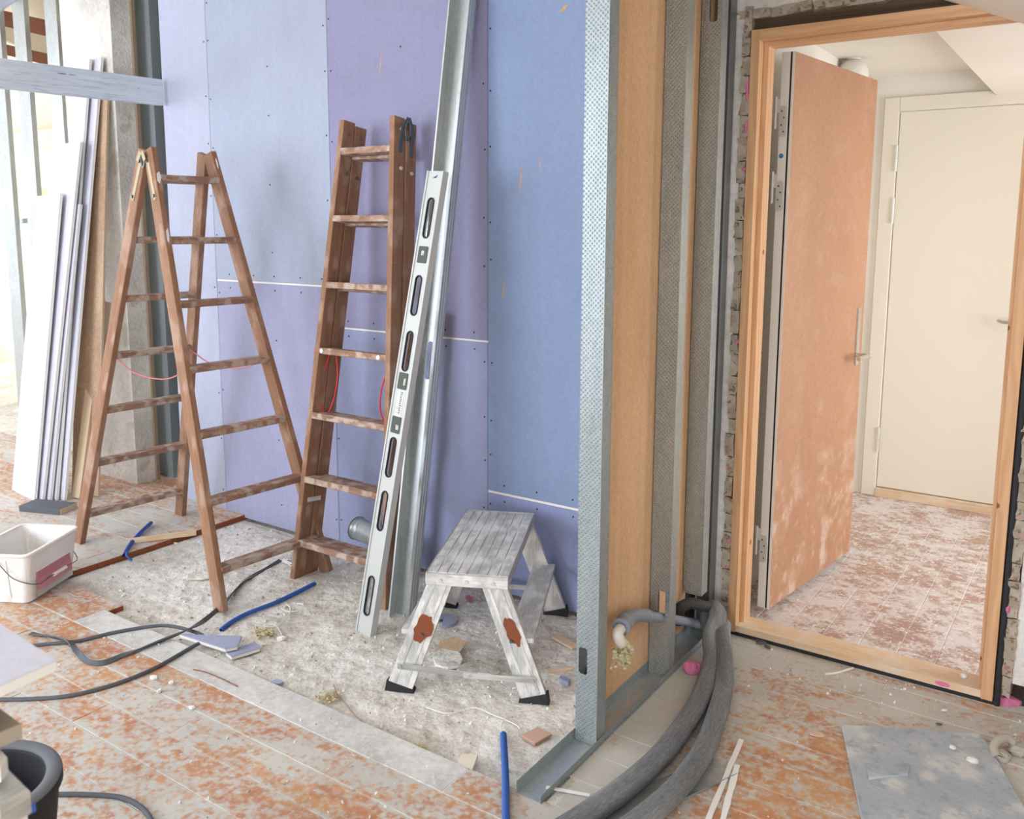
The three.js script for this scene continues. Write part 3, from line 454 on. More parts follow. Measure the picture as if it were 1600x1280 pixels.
// B: folded flat and leaning on the wall
{
  const t = thing('stepladder', 'worn wooden double stepladder folded flat and leaning against the blue wall', 'stepladder', [-2.396, -.022, -2.327]);
  const lean = Math.atan2(.222, 1.81); const inner = new THREE.Group(); t.rotation.x = -lean; 
  const L = 1.835, f = section(t, 0, 1, { L }), b = section(t, 0, 1, { L: L - .01 }); b.position.z = -RD - .004;
  const xo = WT / 2 + .003, ang = (WB - WT) / 2 / L, xr = (y) => WB / 2 + (WT - WB) / 2 * y / L + .003;
  const gs = [...strap(t, 0, [[L - .19, -.004], [L - .04, -.004], [L - .005, -.028]], .02, -.063), ...strap(t, 0, [[L - .2, -.066], [L - .05, -.066], [L - .005, -.034]], .02, -.063)];
  part('hinge', gs.map((g) => at(g, xr(L - .1), 0, 0)), M.iron, t, 'flat steel hinge straps with a hook');
  part('hook', at(new THREE.TorusGeometry(.014, .003, 6, 16).scale(1, 2.4, 1), xr(L - .1) + .007, L - .045, -.03, 0, Math.PI / 2, 0), M.iron, t);
  [[L - .19, -.004], [L - .2, -.066], [L - .045, -.004], [L - .055, -.066], [L - .004, -.031]].forEach(([y, z]) => part('bolt', bolts(xr(y) + .002, [[y, z]]), M.zinc, t));
  bolts(-xr(L - .1) + .03, [[L - .05, -.004], [L - .055, -.066], [L - .2, -.004], [L - .21, -.066]]).forEach((g) => part('bolt', g, M.iron, t));
  part('latch', at(bx(.003, .018, .07, .001, 'z'), -xr(.32) + .031, .33, -.03), M.zinc, t, 'small steel latch plate');
  const yc = L * (.085 + 3 * .1415);
  [[-.155, yc], [.145, yc]].forEach(([x, y]) => part('bolt', at(cyl(.009, .006, 10), x, y, .035, Math.PI / 2), M.zinc, t));
  part('safety_cord', [tube([[-.165, yc - .01, -.02], [-.19, yc - .12, -.01], [-.195, yc - .2, -.01], [-.175, yc - .255, -.02]], .0032, 24, 6), tube([[-.15, yc - .01, -.04], [-.135, yc - .1, -.04], [-.15, yc - .2, -.04], [-.165, yc - .255, -.03]], .0032, 24, 6), tube([[.17, yc - .01, -.01], [.14, yc - .12, .0], [.14, yc - .2, 0], [.165, yc - .26, -.01]], .0032, 24, 6), tube([[-.24, yc + .1, -.03], [-.245, yc + .02, -.02], [-.25, yc - .02, -.02]], .004, 12, 6)], M.red, t, 'red safety cord');
}
// ---------------------------------------------------------------- spirit level
{
  const A = V3([-2.070, -.022, -2.105]), B = V3([-1.965, 1.586, -2.40]), L = A.distanceTo(B), u = B.clone().sub(A).normalize(), w = new THREE.Vector3(1, 0, .10); w.addScaledVector(u, -w.dot(u)).normalize(); const n = w.clone().cross(u);
  const t = thing('spirit_level', 'long aluminium spirit level with oval grips and black vials leaning on the folded stepladder', 'spirit level', [A.x, A.y, A.z]); t.quaternion.setFromRotationMatrix(new THREE.Matrix4().makeBasis(w, u, n));
  const W = .078, T = .028, grips = [.9, .735, .616, .388, .272, .088], ph = .135, hw = .026;
  const vials = [.822, .552, .458];
  part('body', ext(poly([[-W / 2, 0], [W / 2, 0], [W / 2, L], [-W / 2, L]], [...grips.map((f) => oblong(0, f * L, hw, ph)), [[-.012, L * .985], [.008, L * .985], [.012, L * .992]].reverse()]), .010, .0006).translate(0, 0, -.0145), M.levelFace, t);
  part('flange', span(-W / 2 - .001, -W / 2 + .006, 0, L, -T, 0, .001, 'y'), M.levelFace, t); part('flange', span(W / 2 - .006, W / 2 + .001, 0, L, -T, 0, .001, 'y'), M.levelFace, t);
  for (const f of grips) part('grip_ring', ext(poly(oblong(0, f * L, hw + .008, ph + .008), [oblong(0, f * L, hw - .001, ph - .001)]), .006, .001).translate(0, 0, -.0075), M.rubber, t);
  vials.forEach((f, i) => {
    const y = f * L, sq = i === 1 ? roundRect(.010, y - .002, .009, .026, .004) : roundRect(i ? .006 : -.002, y + (i ? -.008 : .006), .017, .017, .002);
    const v = part('vial_block', ext(poly(roundRect(0, y, .045, .058, .004), [sq]), .010, .001).translate(0, 0, -.012), mat(0x3f4a44, .5), t);
    part('vial', at(cyl(.0045, .03, 10), .006, y, -.006, 0, 0, i === 1 ? 0 : Math.PI / 2), mat(0xb8c69a, .2), v);
  });
  const c = document.createElement('canvas'); c.width = 512; c.height = 160; const x = c.getContext('2d'); x.fillStyle = '#d9dbd6'; x.fillRect(0, 0, 512, 160);
  x.fillStyle = '#1b1b1b'; x.font = 'bold 92px serif'; x.fillText('Hultafors', 18, 92, 440); x.strokeStyle = '#d0543c'; x.lineWidth = 5; x.beginPath(); x.moveTo(430, 8); x.lineTo(474, 44); x.lineTo(430, 82); x.lineTo(386, 44); x.closePath(); x.stroke();
  x.fillStyle = '#d0543c'; x.fillRect(420, 38, 20, 12); x.fillStyle = '#777'; for (const [a, b] of [[330, 16], [350, 10], [364, 14], [392, 4], [420, 12], [438, 14]]) x.fillRect(a, 122, b, 20);
  const ct = new THREE.CanvasTexture(c); ct.colorSpace = THREE.SRGBColorSpace;
  const pl = new THREE.PlaneGeometry(.092, .029).rotateZ(-Math.PI / 2).translate(.001, L * .504, -.0032);
  part('brand_print', pl, mat(0xffffff, .5, { map: ct }), t, 'black lettering with a red diamond');
}
// ---------------------------------------------------------------- profiles leaning behind the level
{
  const lean = (name, label, cat, A, B, turn, build) => { const a = V3(A), b = V3(B), u = b.clone().sub(a), L = u.length(); u.normalize(); const w = new THREE.Vector3(Math.cos(turn), 0, -Math.sin(turn)); w.addScaledVector(u, -w.dot(u)).normalize(); const t = thing(name, label, cat, A); t.quaternion.setFromRotationMatrix(new THREE.Matrix4().makeBasis(w, u, w.clone().cross(u))); build(t, L); return t; };
  lean('steel_profile', 'long shiny steel channel leaning behind the spirit level, rising out of the photo', 'steel profile', [-2.045, -.02, -2.262], [-2.0, 2.42, -2.622], .15, (t, L) => {
    const W = .086, D = .05; // open side towards the room
    part('web', ext(poly([[-W / 2, 0], [W / 2, 0], [W / 2, L], [-W / 2, L]], [oblong(-.005, .95, .024, .14), oblong(.012, .76, .02, .07)]), .0014).translate(0, 0, -D), M.steel, t);
    for (const s of [-1, 1]) part('flange', [span(s * W / 2 - .0008, s * W / 2 + .0008, 0, L, -D, 0, .0004, 'y'), span(s > 0 ? W / 2 - .012 : -W / 2, s > 0 ? W / 2 : -W / 2 + .006, 0, L, -.0014, 0, .0004, 'y'), at(cyl(.002, L, 8), s * W / 2, L / 2, -D * .35), at(cyl(.002, L, 8), s * W / 2, L / 2, -D * .65)], M.steel, t);
  });
  lean('wooden_batten', 'thin brown wooden batten leaning between the steel channel and the blue wall', 'batten', [-2.263, -0.02, -2.579], [-2.137, 1.064, -2.63], .5, (t, L) => part('batten', span(-.012, .012, 0, L, -.022, .022, .002, 'y'), M.ladder, t));
}
// ---------------------------------------------------------------- aluminium step stool
{
  const t = thing('step_stool', 'dusty aluminium double step stool with brown paint on its front legs', 'step stool', [-1.663, -.022, -2.276], Math.atan2(.43, .90));
  const H = .385, W = .245, L = .6;
  { // ribbed platform
    const s = new THREE.Shape(), n = 8; s.moveTo(-W / 2, 0); s.lineTo(W / 2, 0); s.lineTo(W / 2, .02); for (let i = n - 1; i > 0; i--) { const x = -W / 2 + W * i / n, g = i === n / 2 ? .004 : .0022; s.lineTo(x + g, .02); s.lineTo(x, .02 - g); s.lineTo(x - g, .02); } s.lineTo(-W / 2, .02); s.closePath();
    part('platform', uvm(new THREE.ExtrudeGeometry(s, { depth: L - .02, bevelEnabled: false }), 'z').translate(0, H - .02, -L / 2 + .01), M.dustyAlu, t);
    part('platform_lip', [span(-W / 2 - .004, -W / 2, H - .034, H + .001, -L / 2, L / 2, .001, 'z'), span(W / 2, W / 2 + .004, H - .034, H + .001, -L / 2, L / 2, .001, 'z')], M.alu, t);
    for (const s2 of [-1, 1]) part('end_channel', [span(-W / 2 - .004, W / 2 + .004, H - .038, H - .002, s2 * L / 2 - .012, s2 * L / 2 + .006, .003, 'x'), ...[-.08, 0, .08].map((x) => at(cyl(.006, .01, 10), x, H - .02, s2 * (L / 2 + .006), Math.PI / 2))], M.dustyAlu, t, 'bent end channel');
  }
  for (const s of [-1, 1]) for (const e of [-1, 1]) {
    const xo0 = s * .245, xi0 = s * .168, xo1 = s * .118, xi1 = s * .040, z0 = e * .308, z1 = e * .285, y1 = H - .022;
    const sh = poly(s > 0 ? [[xi0, .012], [xo0, .030], [xo1, y1], [xi1, y1]] : [[xo0, .030], [xi0, .012], [xi1, y1], [xo1, y1]]);
    const tilt = Math.atan2(z0 - z1, y1);
    const g = ext(sh, .020, .001).translate(0, 0, -.010), rib = [.25, .72].map((k) => { const a = [mix(xi0, xo0, k), .03], b = [mix(xi1, xo1, k), y1]; const l = Math.hypot(b[0] - a[0], b[1] - a[1]); return at(bx(.010, l, .004, .0015, 'y'), (a[0] + b[0]) / 2, (a[1] + b[1]) / 2, e * .0105, 0, 0, Math.atan2(-(b[0] - a[0]), b[1] - a[1])); });
    const leg = part('leg', [g, ...rib], M.dustyAlu, t); leg.position.z = z0; leg.rotation.x = -tilt;
    const ft = part('foot', ext(poly(s > 0 ? [[xi0 - .006, 0], [xo0 + .010, 0], [xo0 + .004, .034], [xi0 - .004, .010]] : [[xo0 - .010, 0], [xi0 + .006, 0], [xi0 + .004, .010], [xo0 - .004, .034]]), .03, .002).translate(0, .001, -.015), M.rubber, leg, 'black rubber foot');
    if (e === 1) { const k0 = s > 0 ? .47 : .43, c0 = mix(.02, y1, k0 + .11), cx = mix((xi0 + xo0) / 2, (xi1 + xo1) / 2, k0 + .11) + (s > 0 ? .008 : .004), pts = []; for (let i = 0; i < 18; i++) { const a = i / 18 * 6.283, r = 1 - .35 * rnd(); pts.push([Math.cos(a) * (s > 0 ? .027 : .033) * r + Math.sin(a) * (s > 0 ? -.014 : .014), Math.sin(a) * .056 * r]); } part('paint_patch', ext(poly(pts), .0008).translate(cx, c0, .0128), M.brownPaint, leg, 'patch of reddish brown paint'); }
    const y2 = .19; part('step_bracket', [at(cyl(.005, .012, 8), s * mix(.2, .08, y2 / y1), y2, e * .31, Math.PI / 2)], M.iron, t);
  }
  for (const s of [-1, 1]) part('step', span(s > 0 ? .125 : -.205, s > 0 ? .205 : -.125, .182, .197, -.30, .30, .003, 'z'), M.dustyAlu, t, 'lower step plank');
  for (const e of [-1, 1]) part('brace', [at(bx(.25, .018, .003, .001, 'x'), -.085, .088, e * .332, 0, 0, -.04), at(bx(.22, .018, .003, .001, 'x'), .105, .083, e * .3355, 0, 0, .01), at(cyl(.006, .01, 10), -.2, .093, e * .334, Math.PI / 2), at(cyl(.006, .01, 10), .205, .084, e * .336, Math.PI / 2), at(cyl(.004, .01, 10), .015, .083, e * .336, Math.PI / 2)], M.alu, t, 'hinged flat brace');
}

// frayed mineral wool: small torn clumps and loose fibres
function woolTuft([x, y, z], w, h, d, n) {
  const gs = [], P = () => [x + (rr(-1, 1) + rr(-1, 1)) * .5 * w, y + (rr(-1, 1) + rr(-1, 1)) * .5 * h, z + (rr(-1, 1) + rr(-1, 1)) * .5 * d];
  for (let i = 0; i < n; i++) { const p = P(), s = Math.min(w, h * 2, d) * rr(.2, .5); gs.push(at(lump(s * rr(.7, 1.6), s * rr(.5, 1), s, 1, .9, i), ...p, rr(0, 3), rr(0, 3), rr(0, 3))); const q = P(); gs.push(tube([p, [mix(p[0], q[0], .5) + rr(-.004, .004), mix(p[1], q[1], .5) + rr(-.003, .006), mix(p[2], q[2], .5)], q], .0007, 5, 4)); }
  return gs;
}
// ---------------------------------------------------------------- drain pipe and hoses at the partition
{
  const t = thing('drain_pipe', 'grey plastic drain pipe with elbow running through the partition stud', 'pipe');
  part('pipe', tube([[-1.088, 0.045, -2.73], [-1.088, 0.063, -2.695], [-1.088, 0.172, -2.456], [-1.088, 0.238, -2.306]], .015, 20, 14), M.hdpe, t);
  part('elbow', [tube([[-1.088, 0.231, -2.324], [-1.088, 0.253, -2.27], [-1.084, 0.272, -2.219], [-1.078, 0.281, -2.174], [-1.072, 0.283, -2.138]], .0195, 24, 14), at(cyl(.0225, .010, 20), ...[-1.088, 0.235, -2.315], Math.PI / 2 + .45)], M.hdpe, t);
  const s0 = V3([-1.073, 0.286, -2.148]), d = V3([-1.06, 0.288, -2.08]).sub(s0).normalize(), q = new THREE.Quaternion().setFromUnitVectors(new THREE.Vector3(0, 1, 0), d), put = (g, k) => g.applyQuaternion(q).translate(s0.x + d.x * k, s0.y + d.y * k, s0.z + d.z * k);
  part('socket', [put(cyl(.0225, .046, 20), .024), put(cyl(.0255, .008, 20), .044), put(cyl(.0255, .008, 20), .008)], M.hdpe, t);
  part('sticker', put(at(new THREE.BoxGeometry(.018, .018, .001), .006, .026, .0222), 0), M.white, t);
  part('spout', tube([[-1.062, 0.286, -2.092], [-1.055, 0.287, -2.063], [-1.05, 0.268, -2.066], [-1.05, 0.236, -2.098], [-1.052, 0.21, -2.127]], .0155, 24, 14), M.whitePipe, t, 'white plastic spout');
}
{
  const gs = woolTuft([-1.045, 0.221, -2.073], .032, .038, .026, 90);
  solo('wool_tuft', gs, M.wool, 'yellow mineral wool tuft stuffed into the white pipe end', 'insulation');
}
solo('dark_hose', tube([[-1.122, .08, -2.625], [-1.112, .135, -2.63], [-1.085, .155, -2.64], [-1.055, .148, -2.66], [-1.035, .132, -2.70]], .019, 40, 14), M.darkHose, 'short dark hose bending out of the board above the grey pipe', 'hose');
solo('insulated_hose', tube([...[[-1.06, .05, -2.75], [-1.05, .10, -2.742], [-1.027, .122, -2.715], [-1.0, .118, -2.68]], ...[[-1.002, 0.07, -2.633], [-0.963, 0.045, -2.544], [-0.937, 0.034, -2.454], [-0.913, 0.031, -2.348], [-0.895, 0.03, -2.239], [-0.886, 0.03, -2.138], [-0.879, 0.03, -1.99], [-0.888, 0.03, -1.862], [-0.908, 0.03, -1.737], [-0.933, 0.03, -1.619], [-0.981, 0.03, -1.442], [-1.033, 0.03, -1.282]]], .0292, 120, 20), M.foam, 'front thick grey foam-insulated hose curving from the partition to the lower edge', 'hose');
solo('insulated_hose', tube([...[[-.99, .08, -2.70]], ...[[-0.974, 0.075, -2.651], [-0.912, 0.05, -2.517], [-0.865, 0.034, -2.384], [-0.838, 0.031, -2.28], [-0.816, 0.031, -2.181], [-0.798, 0.031, -2.083], [-0.788, 0.033, -1.981], [-0.788, 0.033, -1.862], [-0.801, 0.033, -1.754], [-0.823, 0.031, -1.662], [-0.867, 0.03, -1.521], [-0.919, 0.03, -1.35]]], .0285, 120, 20), M.foam, 'rear thick grey foam-insulated hose lying across the steel offcut', 'hose');
{ // steel offcut under the hoses
  const q = [[-0.926, 0, -1.747], [-0.784, 0, -2.086], [-0.72, 0, -2.011], [-0.86, 0, -1.687]], a = V3(q[0]), b = V3(q[1]), c = V3(q[2]); const u = b.clone().sub(a); const L = u.length() + .05; const t = thing('steel_offcut', 'short steel channel offcut lying under the two grey hoses', 'steel profile', [(a.x + c.x) / 2, 0.001, (a.z + c.z) / 2], Math.atan2(-u.z, u.x));
  part('web', span(-L / 2, L / 2, .0005, .002, -.045, .045, .0004, 'x'), M.steel, t); for (const s of [-1, 1]) part('flange', span(-L / 2, L / 2, .0005, s > 0 ? .006 : .004, s * .045 - .0008, s * .045 + .0008, .0004, 'x'), M.knurl, t);
}
// ---------------------------------------------------------------- bucket
{
  const t = thing('bucket', 'square white plastic bucket with wire handle and a pink label, at the left edge', 'bucket', [-3.385, .001, -1.628], Math.atan2(-.152, -.283));
  // local z along the long side, x along the short side; rounded box walls, open top
  const H = .198, bw = .205, bl = .285, tw = .245, tl = .325;
  const ringPts = (w, l, y, r) => roundRect(0, 0, w, l, r, 5).map((p) => [p[0], y, p[1]]);
  function loft(rings) { const n = rings[0].length, pos = [], uv = [], idx = []; rings.forEach((r, j) => { for (let i = 0; i <= n; i++) { const p = r[i % n]; pos.push(...p); uv.push(i / n * 1.1, p[1]); } }); for (let j = 0; j + 1 < rings.length; j++) for (let i = 0; i < n; i++) { const a = j * (n + 1) + i, b = a + n + 1; idx.push(a, b, a + 1, b, b + 1, a + 1); } const g = new THREE.BufferGeometry(); g.setAttribute('position', new THREE.Float32BufferAttribute(pos, 3)); g.setAttribute('uv', new THREE.Float32BufferAttribute(uv, 2)); g.setIndex(idx); g.computeVertexNormals(); return g; }
  const k = .003;
  part('tub', [loft([ringPts(bw - .02, bl - .02, 0, .02), ringPts(bw, bl, .008, .026), ringPts(mix(bw, tw, .9), mix(bl, tl, .9), H * .9, .03), ringPts(tw, tl, H * .93, .03), ringPts(tw, tl, H, .03), ringPts(tw - .014, tl - .014, H, .026), ringPts(tw - .02, tl - .02, H * .92, .026), ringPts(bw - .008, bl - .008, .012, .024), ringPts(.02, .02, .010, .008)]), loft([ringPts(.02, .02, .001, .008), ringPts(bw - .02, bl - .02, 0, .02)])], M.bucket, t);
  part('rim', loft([ringPts(tw + .001, tl + .001, H * .955, .03), ringPts(tw + .012, tl + .012, H * .96, .034), ringPts(tw + .013, tl + .013, H * .995, .034), ringPts(tw + .006, tl + .006, H + .002, .032), ringPts(tw - .012, tl - .012, H + .001, .027)]), mat(0xf1efe8, .45), t);
  for (const s of [-1, 1]) for (const x of [-.035, .035]) part('rib', at(bx(.007, .15, .006, .002), x, .10, s * mix(bl, tl, .5) / 2, -s * -.11, 0, 0), M.bucket, t);
  const c = document.createElement('canvas'); c.width = 512; c.height = 384; const x = c.getContext('2d'); x.fillStyle = '#c9878d'; x.fillRect(0, 0, 512, 384); let sd = 3; const r2 = () => { sd = (sd * 16807) % 2147483647; return sd / 2147483647; };
  x.fillStyle = '#8d4d58'; for (const [x0, w] of [[20, 150], [185, 150], [350, 145]]) for (let y = 60; y < 250; y += 13) { let q = x0; while (q < x0 + w - 8) { const l = 5 + r2() * 22; x.fillRect(q, y, Math.min(l, x0 + w - q), 5); q += l + 5; } }
  x.fillStyle = '#3d2a30'; x.fillRect(24, 30, 70, 12); x.fillRect(230, 292, 40, 10); x.fillStyle = '#b98b97'; x.fillRect(330, 60, 12, 250); x.fillStyle = '#a5656f'; x.fillRect(30, 320, 30, 14); x.fillRect(120, 300, 60, 14);
  const ct = new THREE.CanvasTexture(c); ct.colorSpace = THREE.SRGBColorSpace;
  const sl = Math.atan2((tw - bw) / 2, H);
  const lab = part('label', ext(poly([[-.105, -.062], [.105, -.062], [.105, .062], [-.105, .062]]), .0006), mat(0xffffff, .6, { map: ct }), t, 'pink printed label'); { const uv = lab.geometry.attributes.uv, p = lab.geometry.attributes.position; for (let i = 0; i < p.count; i++) uv.setXY(i, (p.getX(i) + .105) / .21, (p.getY(i) + .062) / .124); }
  const side = -1; lab.rotation.order = 'YXZ'; lab.rotation.set(-sl, side * Math.PI / 2, 0); lab.position.set(side * (mix(bw, tw, .5) / 2 + .0009), H * .52, .0);
  const lab2 = part('label', ext(poly([[-.1, -.028], [.12, -.028], [.12, .018], [-.1, .018]]), .0005), mat(0xc6c2be, .6), t, 'faded grey label'); lab2.rotation.order = 'YXZ'; lab2.rotation.set(-sl, side * Math.PI / 2, 0); lab2.position.set(side * (mix(bw, tw, .2) / 2 + .0007), H * .2, .0);
  const wire = [[0, .168, -tl / 2 - .004], [side * .02, .16, -tl / 2 - .008], [side * .07, .11, -tl / 2 - .006], [side * .128, .075, -tl / 2 + .035], [side * .138, .078, -.05]], w2 = wire.map(([a, b, q]) => [a, b, -q]);
  part('handle', [tube(wire, .0019, 40, 6), tube(w2, .0019, 40, 6), tube([[side * .138, .078, -.05], [side * .138, .078, .05]], .0019, 4, 6)], M.iron, t, 'thin wire handle'); part('grip', at(cyl(.007, .075, 12), side * .138, .077, 0, Math.PI / 2), M.white, t, 'white plastic grip');
}
// ---------------------------------------------------------------- cables and cords on the floor
solo('cable', tube([[-2.728, 0.006, -1.098], [-2.623, 0.006, -1.157], [-2.534, 0.006, -1.224], [-2.474, 0.006, -1.287], [-2.426, 0.006, -1.402], [-2.415, 0.006, -1.525], [-2.435, 0.006, -1.656], [-2.455, 0.004, -1.741], [-2.49, 0.002, -1.761], [-2.552, 0.006, -1.755], [-2.645, 0.006, -1.733], [-2.688, 0.006, -1.697], [-2.749, 0.006, -1.6], [-2.794, 0.006, -1.489], [-2.872, 0.006, -1.401], [-2.905, 0.006, -1.334], [-2.911, 0.006, -1.256]], .0062, 160, 8), M.cable, 'round dark cable looping on the orange boards with its bend under the plasterboard scrap', 'cable');
{ // flat twisted cable
  const c = new THREE.CatmullRomCurve3([[-2.976, 0.007, -1.428], [-2.895, 0.007, -1.456], [-2.786, 0.018, -1.459], [-2.712, 0.012, -1.443], [-2.625, 0.007, -1.431], [-2.58, 0.007, -1.452], [-2.573, 0.007, -1.525], [-2.562, 0.007, -1.647], [-2.536, 0.02, -1.755], [-2.613, 0, -1.904], [-2.728, -0.012, -2.079], [-2.783, -0.012, -2.185], [-2.8, -0.012, -2.286], [-2.831, -0.012, -2.401]].map(V3), false, 'centripetal'), N = 140, pos = [], idx = [];
  for (let i = 0; i <= N; i++) { const p = c.getPointAt(i / N), d = c.getTangentAt(i / N), s = new THREE.Vector3(-d.z, 0, d.x).normalize(), a = Math.sin(i * .13) * .9, u = new THREE.Vector3(0, 1, 0); const e = s.clone().multiplyScalar(Math.cos(a)).addScaledVector(u, Math.sin(a)), f = u.clone().multiplyScalar(Math.cos(a)).addScaledVector(s, -Math.sin(a)); for (const [x, y] of [[-.0085, -.0025], [.0085, -.0025], [.0085, .0025], [-.0085, .0025]]) { const q = p.clone().addScaledVector(e, x).addScaledVector(f, y); pos.push(q.x, q.y, q.z); } }
  for (let i = 0; i < N; i++) for (let k = 0; k < 4; k++) { const a = i * 4 + k, b = i * 4 + (k + 1) % 4; idx.push(a, b, a + 4, b, b + 4, a + 4); }
  const g = new THREE.BufferGeometry(); g.setAttribute('position', new THREE.Float32BufferAttribute(pos, 3)); g.setIndex(idx); const n = g.toNonIndexed(); n.computeVertexNormals(); solo('flat_cable', n, M.cable, 'flat twisted grey cable running from the boards past the front ladder foot', 'cable');
}
solo('cable', tube([[-2.135, 0.006, -0.952], [-2.073, 0.006, -1.001], [-1.985, 0.006, -1.062], [-1.909, 0.006, -1.1], [-1.837, 0.006, -1.106], [-1.767, 0.006, -1.09], [-1.69, 0.006, -1.05]], .0062, 60, 8), M.cable, 'short dark cable on the floor beside the black bucket in the lower left corner', 'cable');
function conduit(pts, r, label) { // corrugated tube
  const c = new THREE.CatmullRomCurve3(pts.map(V3), false, 'centripetal'), L = c.getLength(), N = Math.round(L / .003), R = 10, pos = [], idx = [], fr = c.computeFrenetFrames(N);
  for (let i = 0; i <= N; i++) { const p = c.getPointAt(i / N), k = r * (i % 2 ? 1.2 : .82); for (let j = 0; j < R; j++) { const a = j / R * 6.2832, q = p.clone().addScaledVector(fr.normals[i], Math.cos(a) * k).addScaledVector(fr.binormals[i], Math.sin(a) * k); pos.push(q.x, q.y, q.z); } }
  for (let i = 0; i < N; i++) for (let j = 0; j < R; j++) { const a = i * R + j, b = i * R + (j + 1) % R; idx.push(a, a + R, b, b, a + R, b + R); }
  const g = new THREE.BufferGeometry(); g.setAttribute('position', new THREE.Float32BufferAttribute(pos, 3)); g.setIndex(idx); g.computeVertexNormals(); return solo('conduit_piece', g, M.blue, label, 'conduit');
}
conduit([[-2.495, -0.012, -1.841], [-2.514, -0.01, -1.902], [-2.52, -0.008, -1.969], [-2.51, -0.008, -2.098], [-2.514, -0.008, -2.202], [-2.522, -0.008, -2.308]], .0075, 'blue corrugated conduit piece lying between the two wooden ladders');
conduit([[-1.31, -0.008, -1.878], [-1.243, 0, -1.788], [-1.177, 0.01, -1.698], [-1.127, 0.009, -1.627], [-1.073, 0.009, -1.552], [-1.023, 0.009, -1.482]], .0082, 'blue corrugated conduit piece reaching the lower edge in front of the step stool');
{ const t = thing('conduit_piece', 'split and curled blue conduit piece beside the pale stick under the open ladder', 'conduit'); part('half', tube([[-3.388, 0.004, -2.034], [-3.454, 0.012, -2.1], [-3.525, 0.012, -2.176], [-3.588, 0.012, -2.255], [-3.646, 0.012, -2.333]], .0085, 40, 8), M.blueDark, t); part('half', tube([[-3.641, 0.014, -2.329], [-3.562, 0.012, -2.232], [-3.486, 0.008, -2.138], [-3.408, 0.008, -2.061], [-3.353, 0.008, -2.027], [-3.341, -0.01, -2.039]], .005, 40, 8), M.blue, t); }
solo('string', tube([[-2.444, -0.01, -2.142], [-2.4, -0.002, -2.137], [-2.392, -0.01, -2.104], [-2.41, -0.01, -2.078], [-2.459, -0.01, -2.084], [-2.467, -0.01, -2.112], [-2.438, -0.01, -2.105], [-2.39, -0.01, -2.059], [-2.362, -0.01, -2.002], [-2.357, -0.01, -1.974], [-2.373, -0.01, -1.951], [-2.396, -0.01, -1.947], [-2.382, -0.01, -1.97], [-2.355, -0.01, -1.97], [-2.285, -0.01, -1.935]], .0022, 120, 6), M.stringWhite, 'curled white plastic string on the dusty bed left of the spirit level', 'string');
solo('string', tube([[-1.58, -0.01, -1.864], [-1.504, -0.01, -1.875], [-1.46, -0.01, -1.943], [-1.393, -0.01, -1.944], [-1.347, -0.01, -1.943], [-1.303, -0.01, -1.937], [-1.286, -0.01, -1.925], [-1.292, -0.01, -1.895], [-1.314, -0.01, -1.883], [-1.337, -0.01, -1.906], [-1.353, -0.01, -1.951], [-1.349, -0.01, -1.995], [-1.318, -0.01, -2.033]], .0018, 100, 6), M.stringWhite, 'thin white wire looping out of the blue conduit before the step stool', 'string');
{ const pts = []; for (let i = 0; i < 60; i++) pts.push([-2.74 + rr(-.05, .05), -.008 + rnd() * .028, -2.40 + rr(-.04, .04)]); solo('string_tangle', tube(pts, .0022, 400, 5), M.stringWhite, 'tangle of white string beside the foot of the folded ladder', 'string'); }
// ---------------------------------------------------------------- scraps that can be told apart
const scrapBlue = mat(0xb4bbd8, .9, { map: paperTex });
function scrap(name, label, cat, pts, y0, h, m, edge) { const t = thing(name, label, cat); part('face', flatPoly(pts, y0 + h * .8, h * .2, .0006), m, t); part('core', flatPoly(pts, y0, h * .8, .0006), edge || M.core, t); return t; }
scrap('plasterboard_scrap', 'pointed triangular blue plasterboard scrap lying over the cable', 'plasterboard', [[-2.535, 0.012, -1.705], [-2.35, 0.012, -1.817], [-2.303, 0.012, -1.76], [-2.321, 0.012, -1.726]], .004, .012, scrapBlue);
scrap('plasterboard_scrap', 'small rectangular plasterboard scrap beside the triangular one', 'plasterboard', [[-2.327, -0.004, -1.733], [-2.309, -0.004, -1.834], [-2.279, -0.004, -1.832], [-2.26, -0.004, -1.817], [-2.287, -0.004, -1.724]], -.013, .012, scrapBlue);
scrap('tile_shard', 'pinkish flat tile piece near the open end of the floor track', 'tile', [[-1.264, -0.008, -1.898], [-1.247, -0.008, -1.96], [-1.197, -0.008, -1.953], [-1.21, -0.008, -1.887]], -.014, .008, mat(0xc9a794, .8), mat(0xb58f7c, .9));
scrap('tile_shard', 'cream square tile piece at the corner of the grey board', 'tile', [[-1.343, -0.004, -1.73], [-1.305, -0.004, -1.753], [-1.277, -0.004, -1.69], [-1.327, -0.004, -1.689]], -.012, .009, mat(0xe5dccb, .7), M.core);
{ const t = thing('plastic_disc', 'broken round grey blue plaster disc behind the front legs of the stool', 'disc', [-1.904, -0.018, -2.348], .4); part('disc', new THREE.CylinderGeometry(.052, .055, .012, 24, 1, false, 0.2, 5.0).translate(0, .004, 0), scrapBlue, t); }
solo('paper_flap', at(ext(poly([[-.05, -.03], [.04, -.035], [.055, .01], [.01, .04], [-.04, .02]]), .002).rotateX(-1.25), ...[-1.749, 0, -2.196], 0, .4, .12), M.card, 'torn curled cardboard flap on the bed under the step stool', 'cardboard');
solo('wooden_stick', at(bx(.28, .02, .028, .003, 'x'), ...[-3.435, 0.011, -2.253], 0, 1.02, 0), M.pale, 'pale planed stick lying at the edge of the raised boards', 'stick');
solo('wood_chip', at(bx(.11, .008, .035, .002, 'x'), ...[-1.457, -0.014, -2.462], 0, -.35, .03), M.timber, 'pale flat wood chip on the bed beside the front stud', 'wood chip');
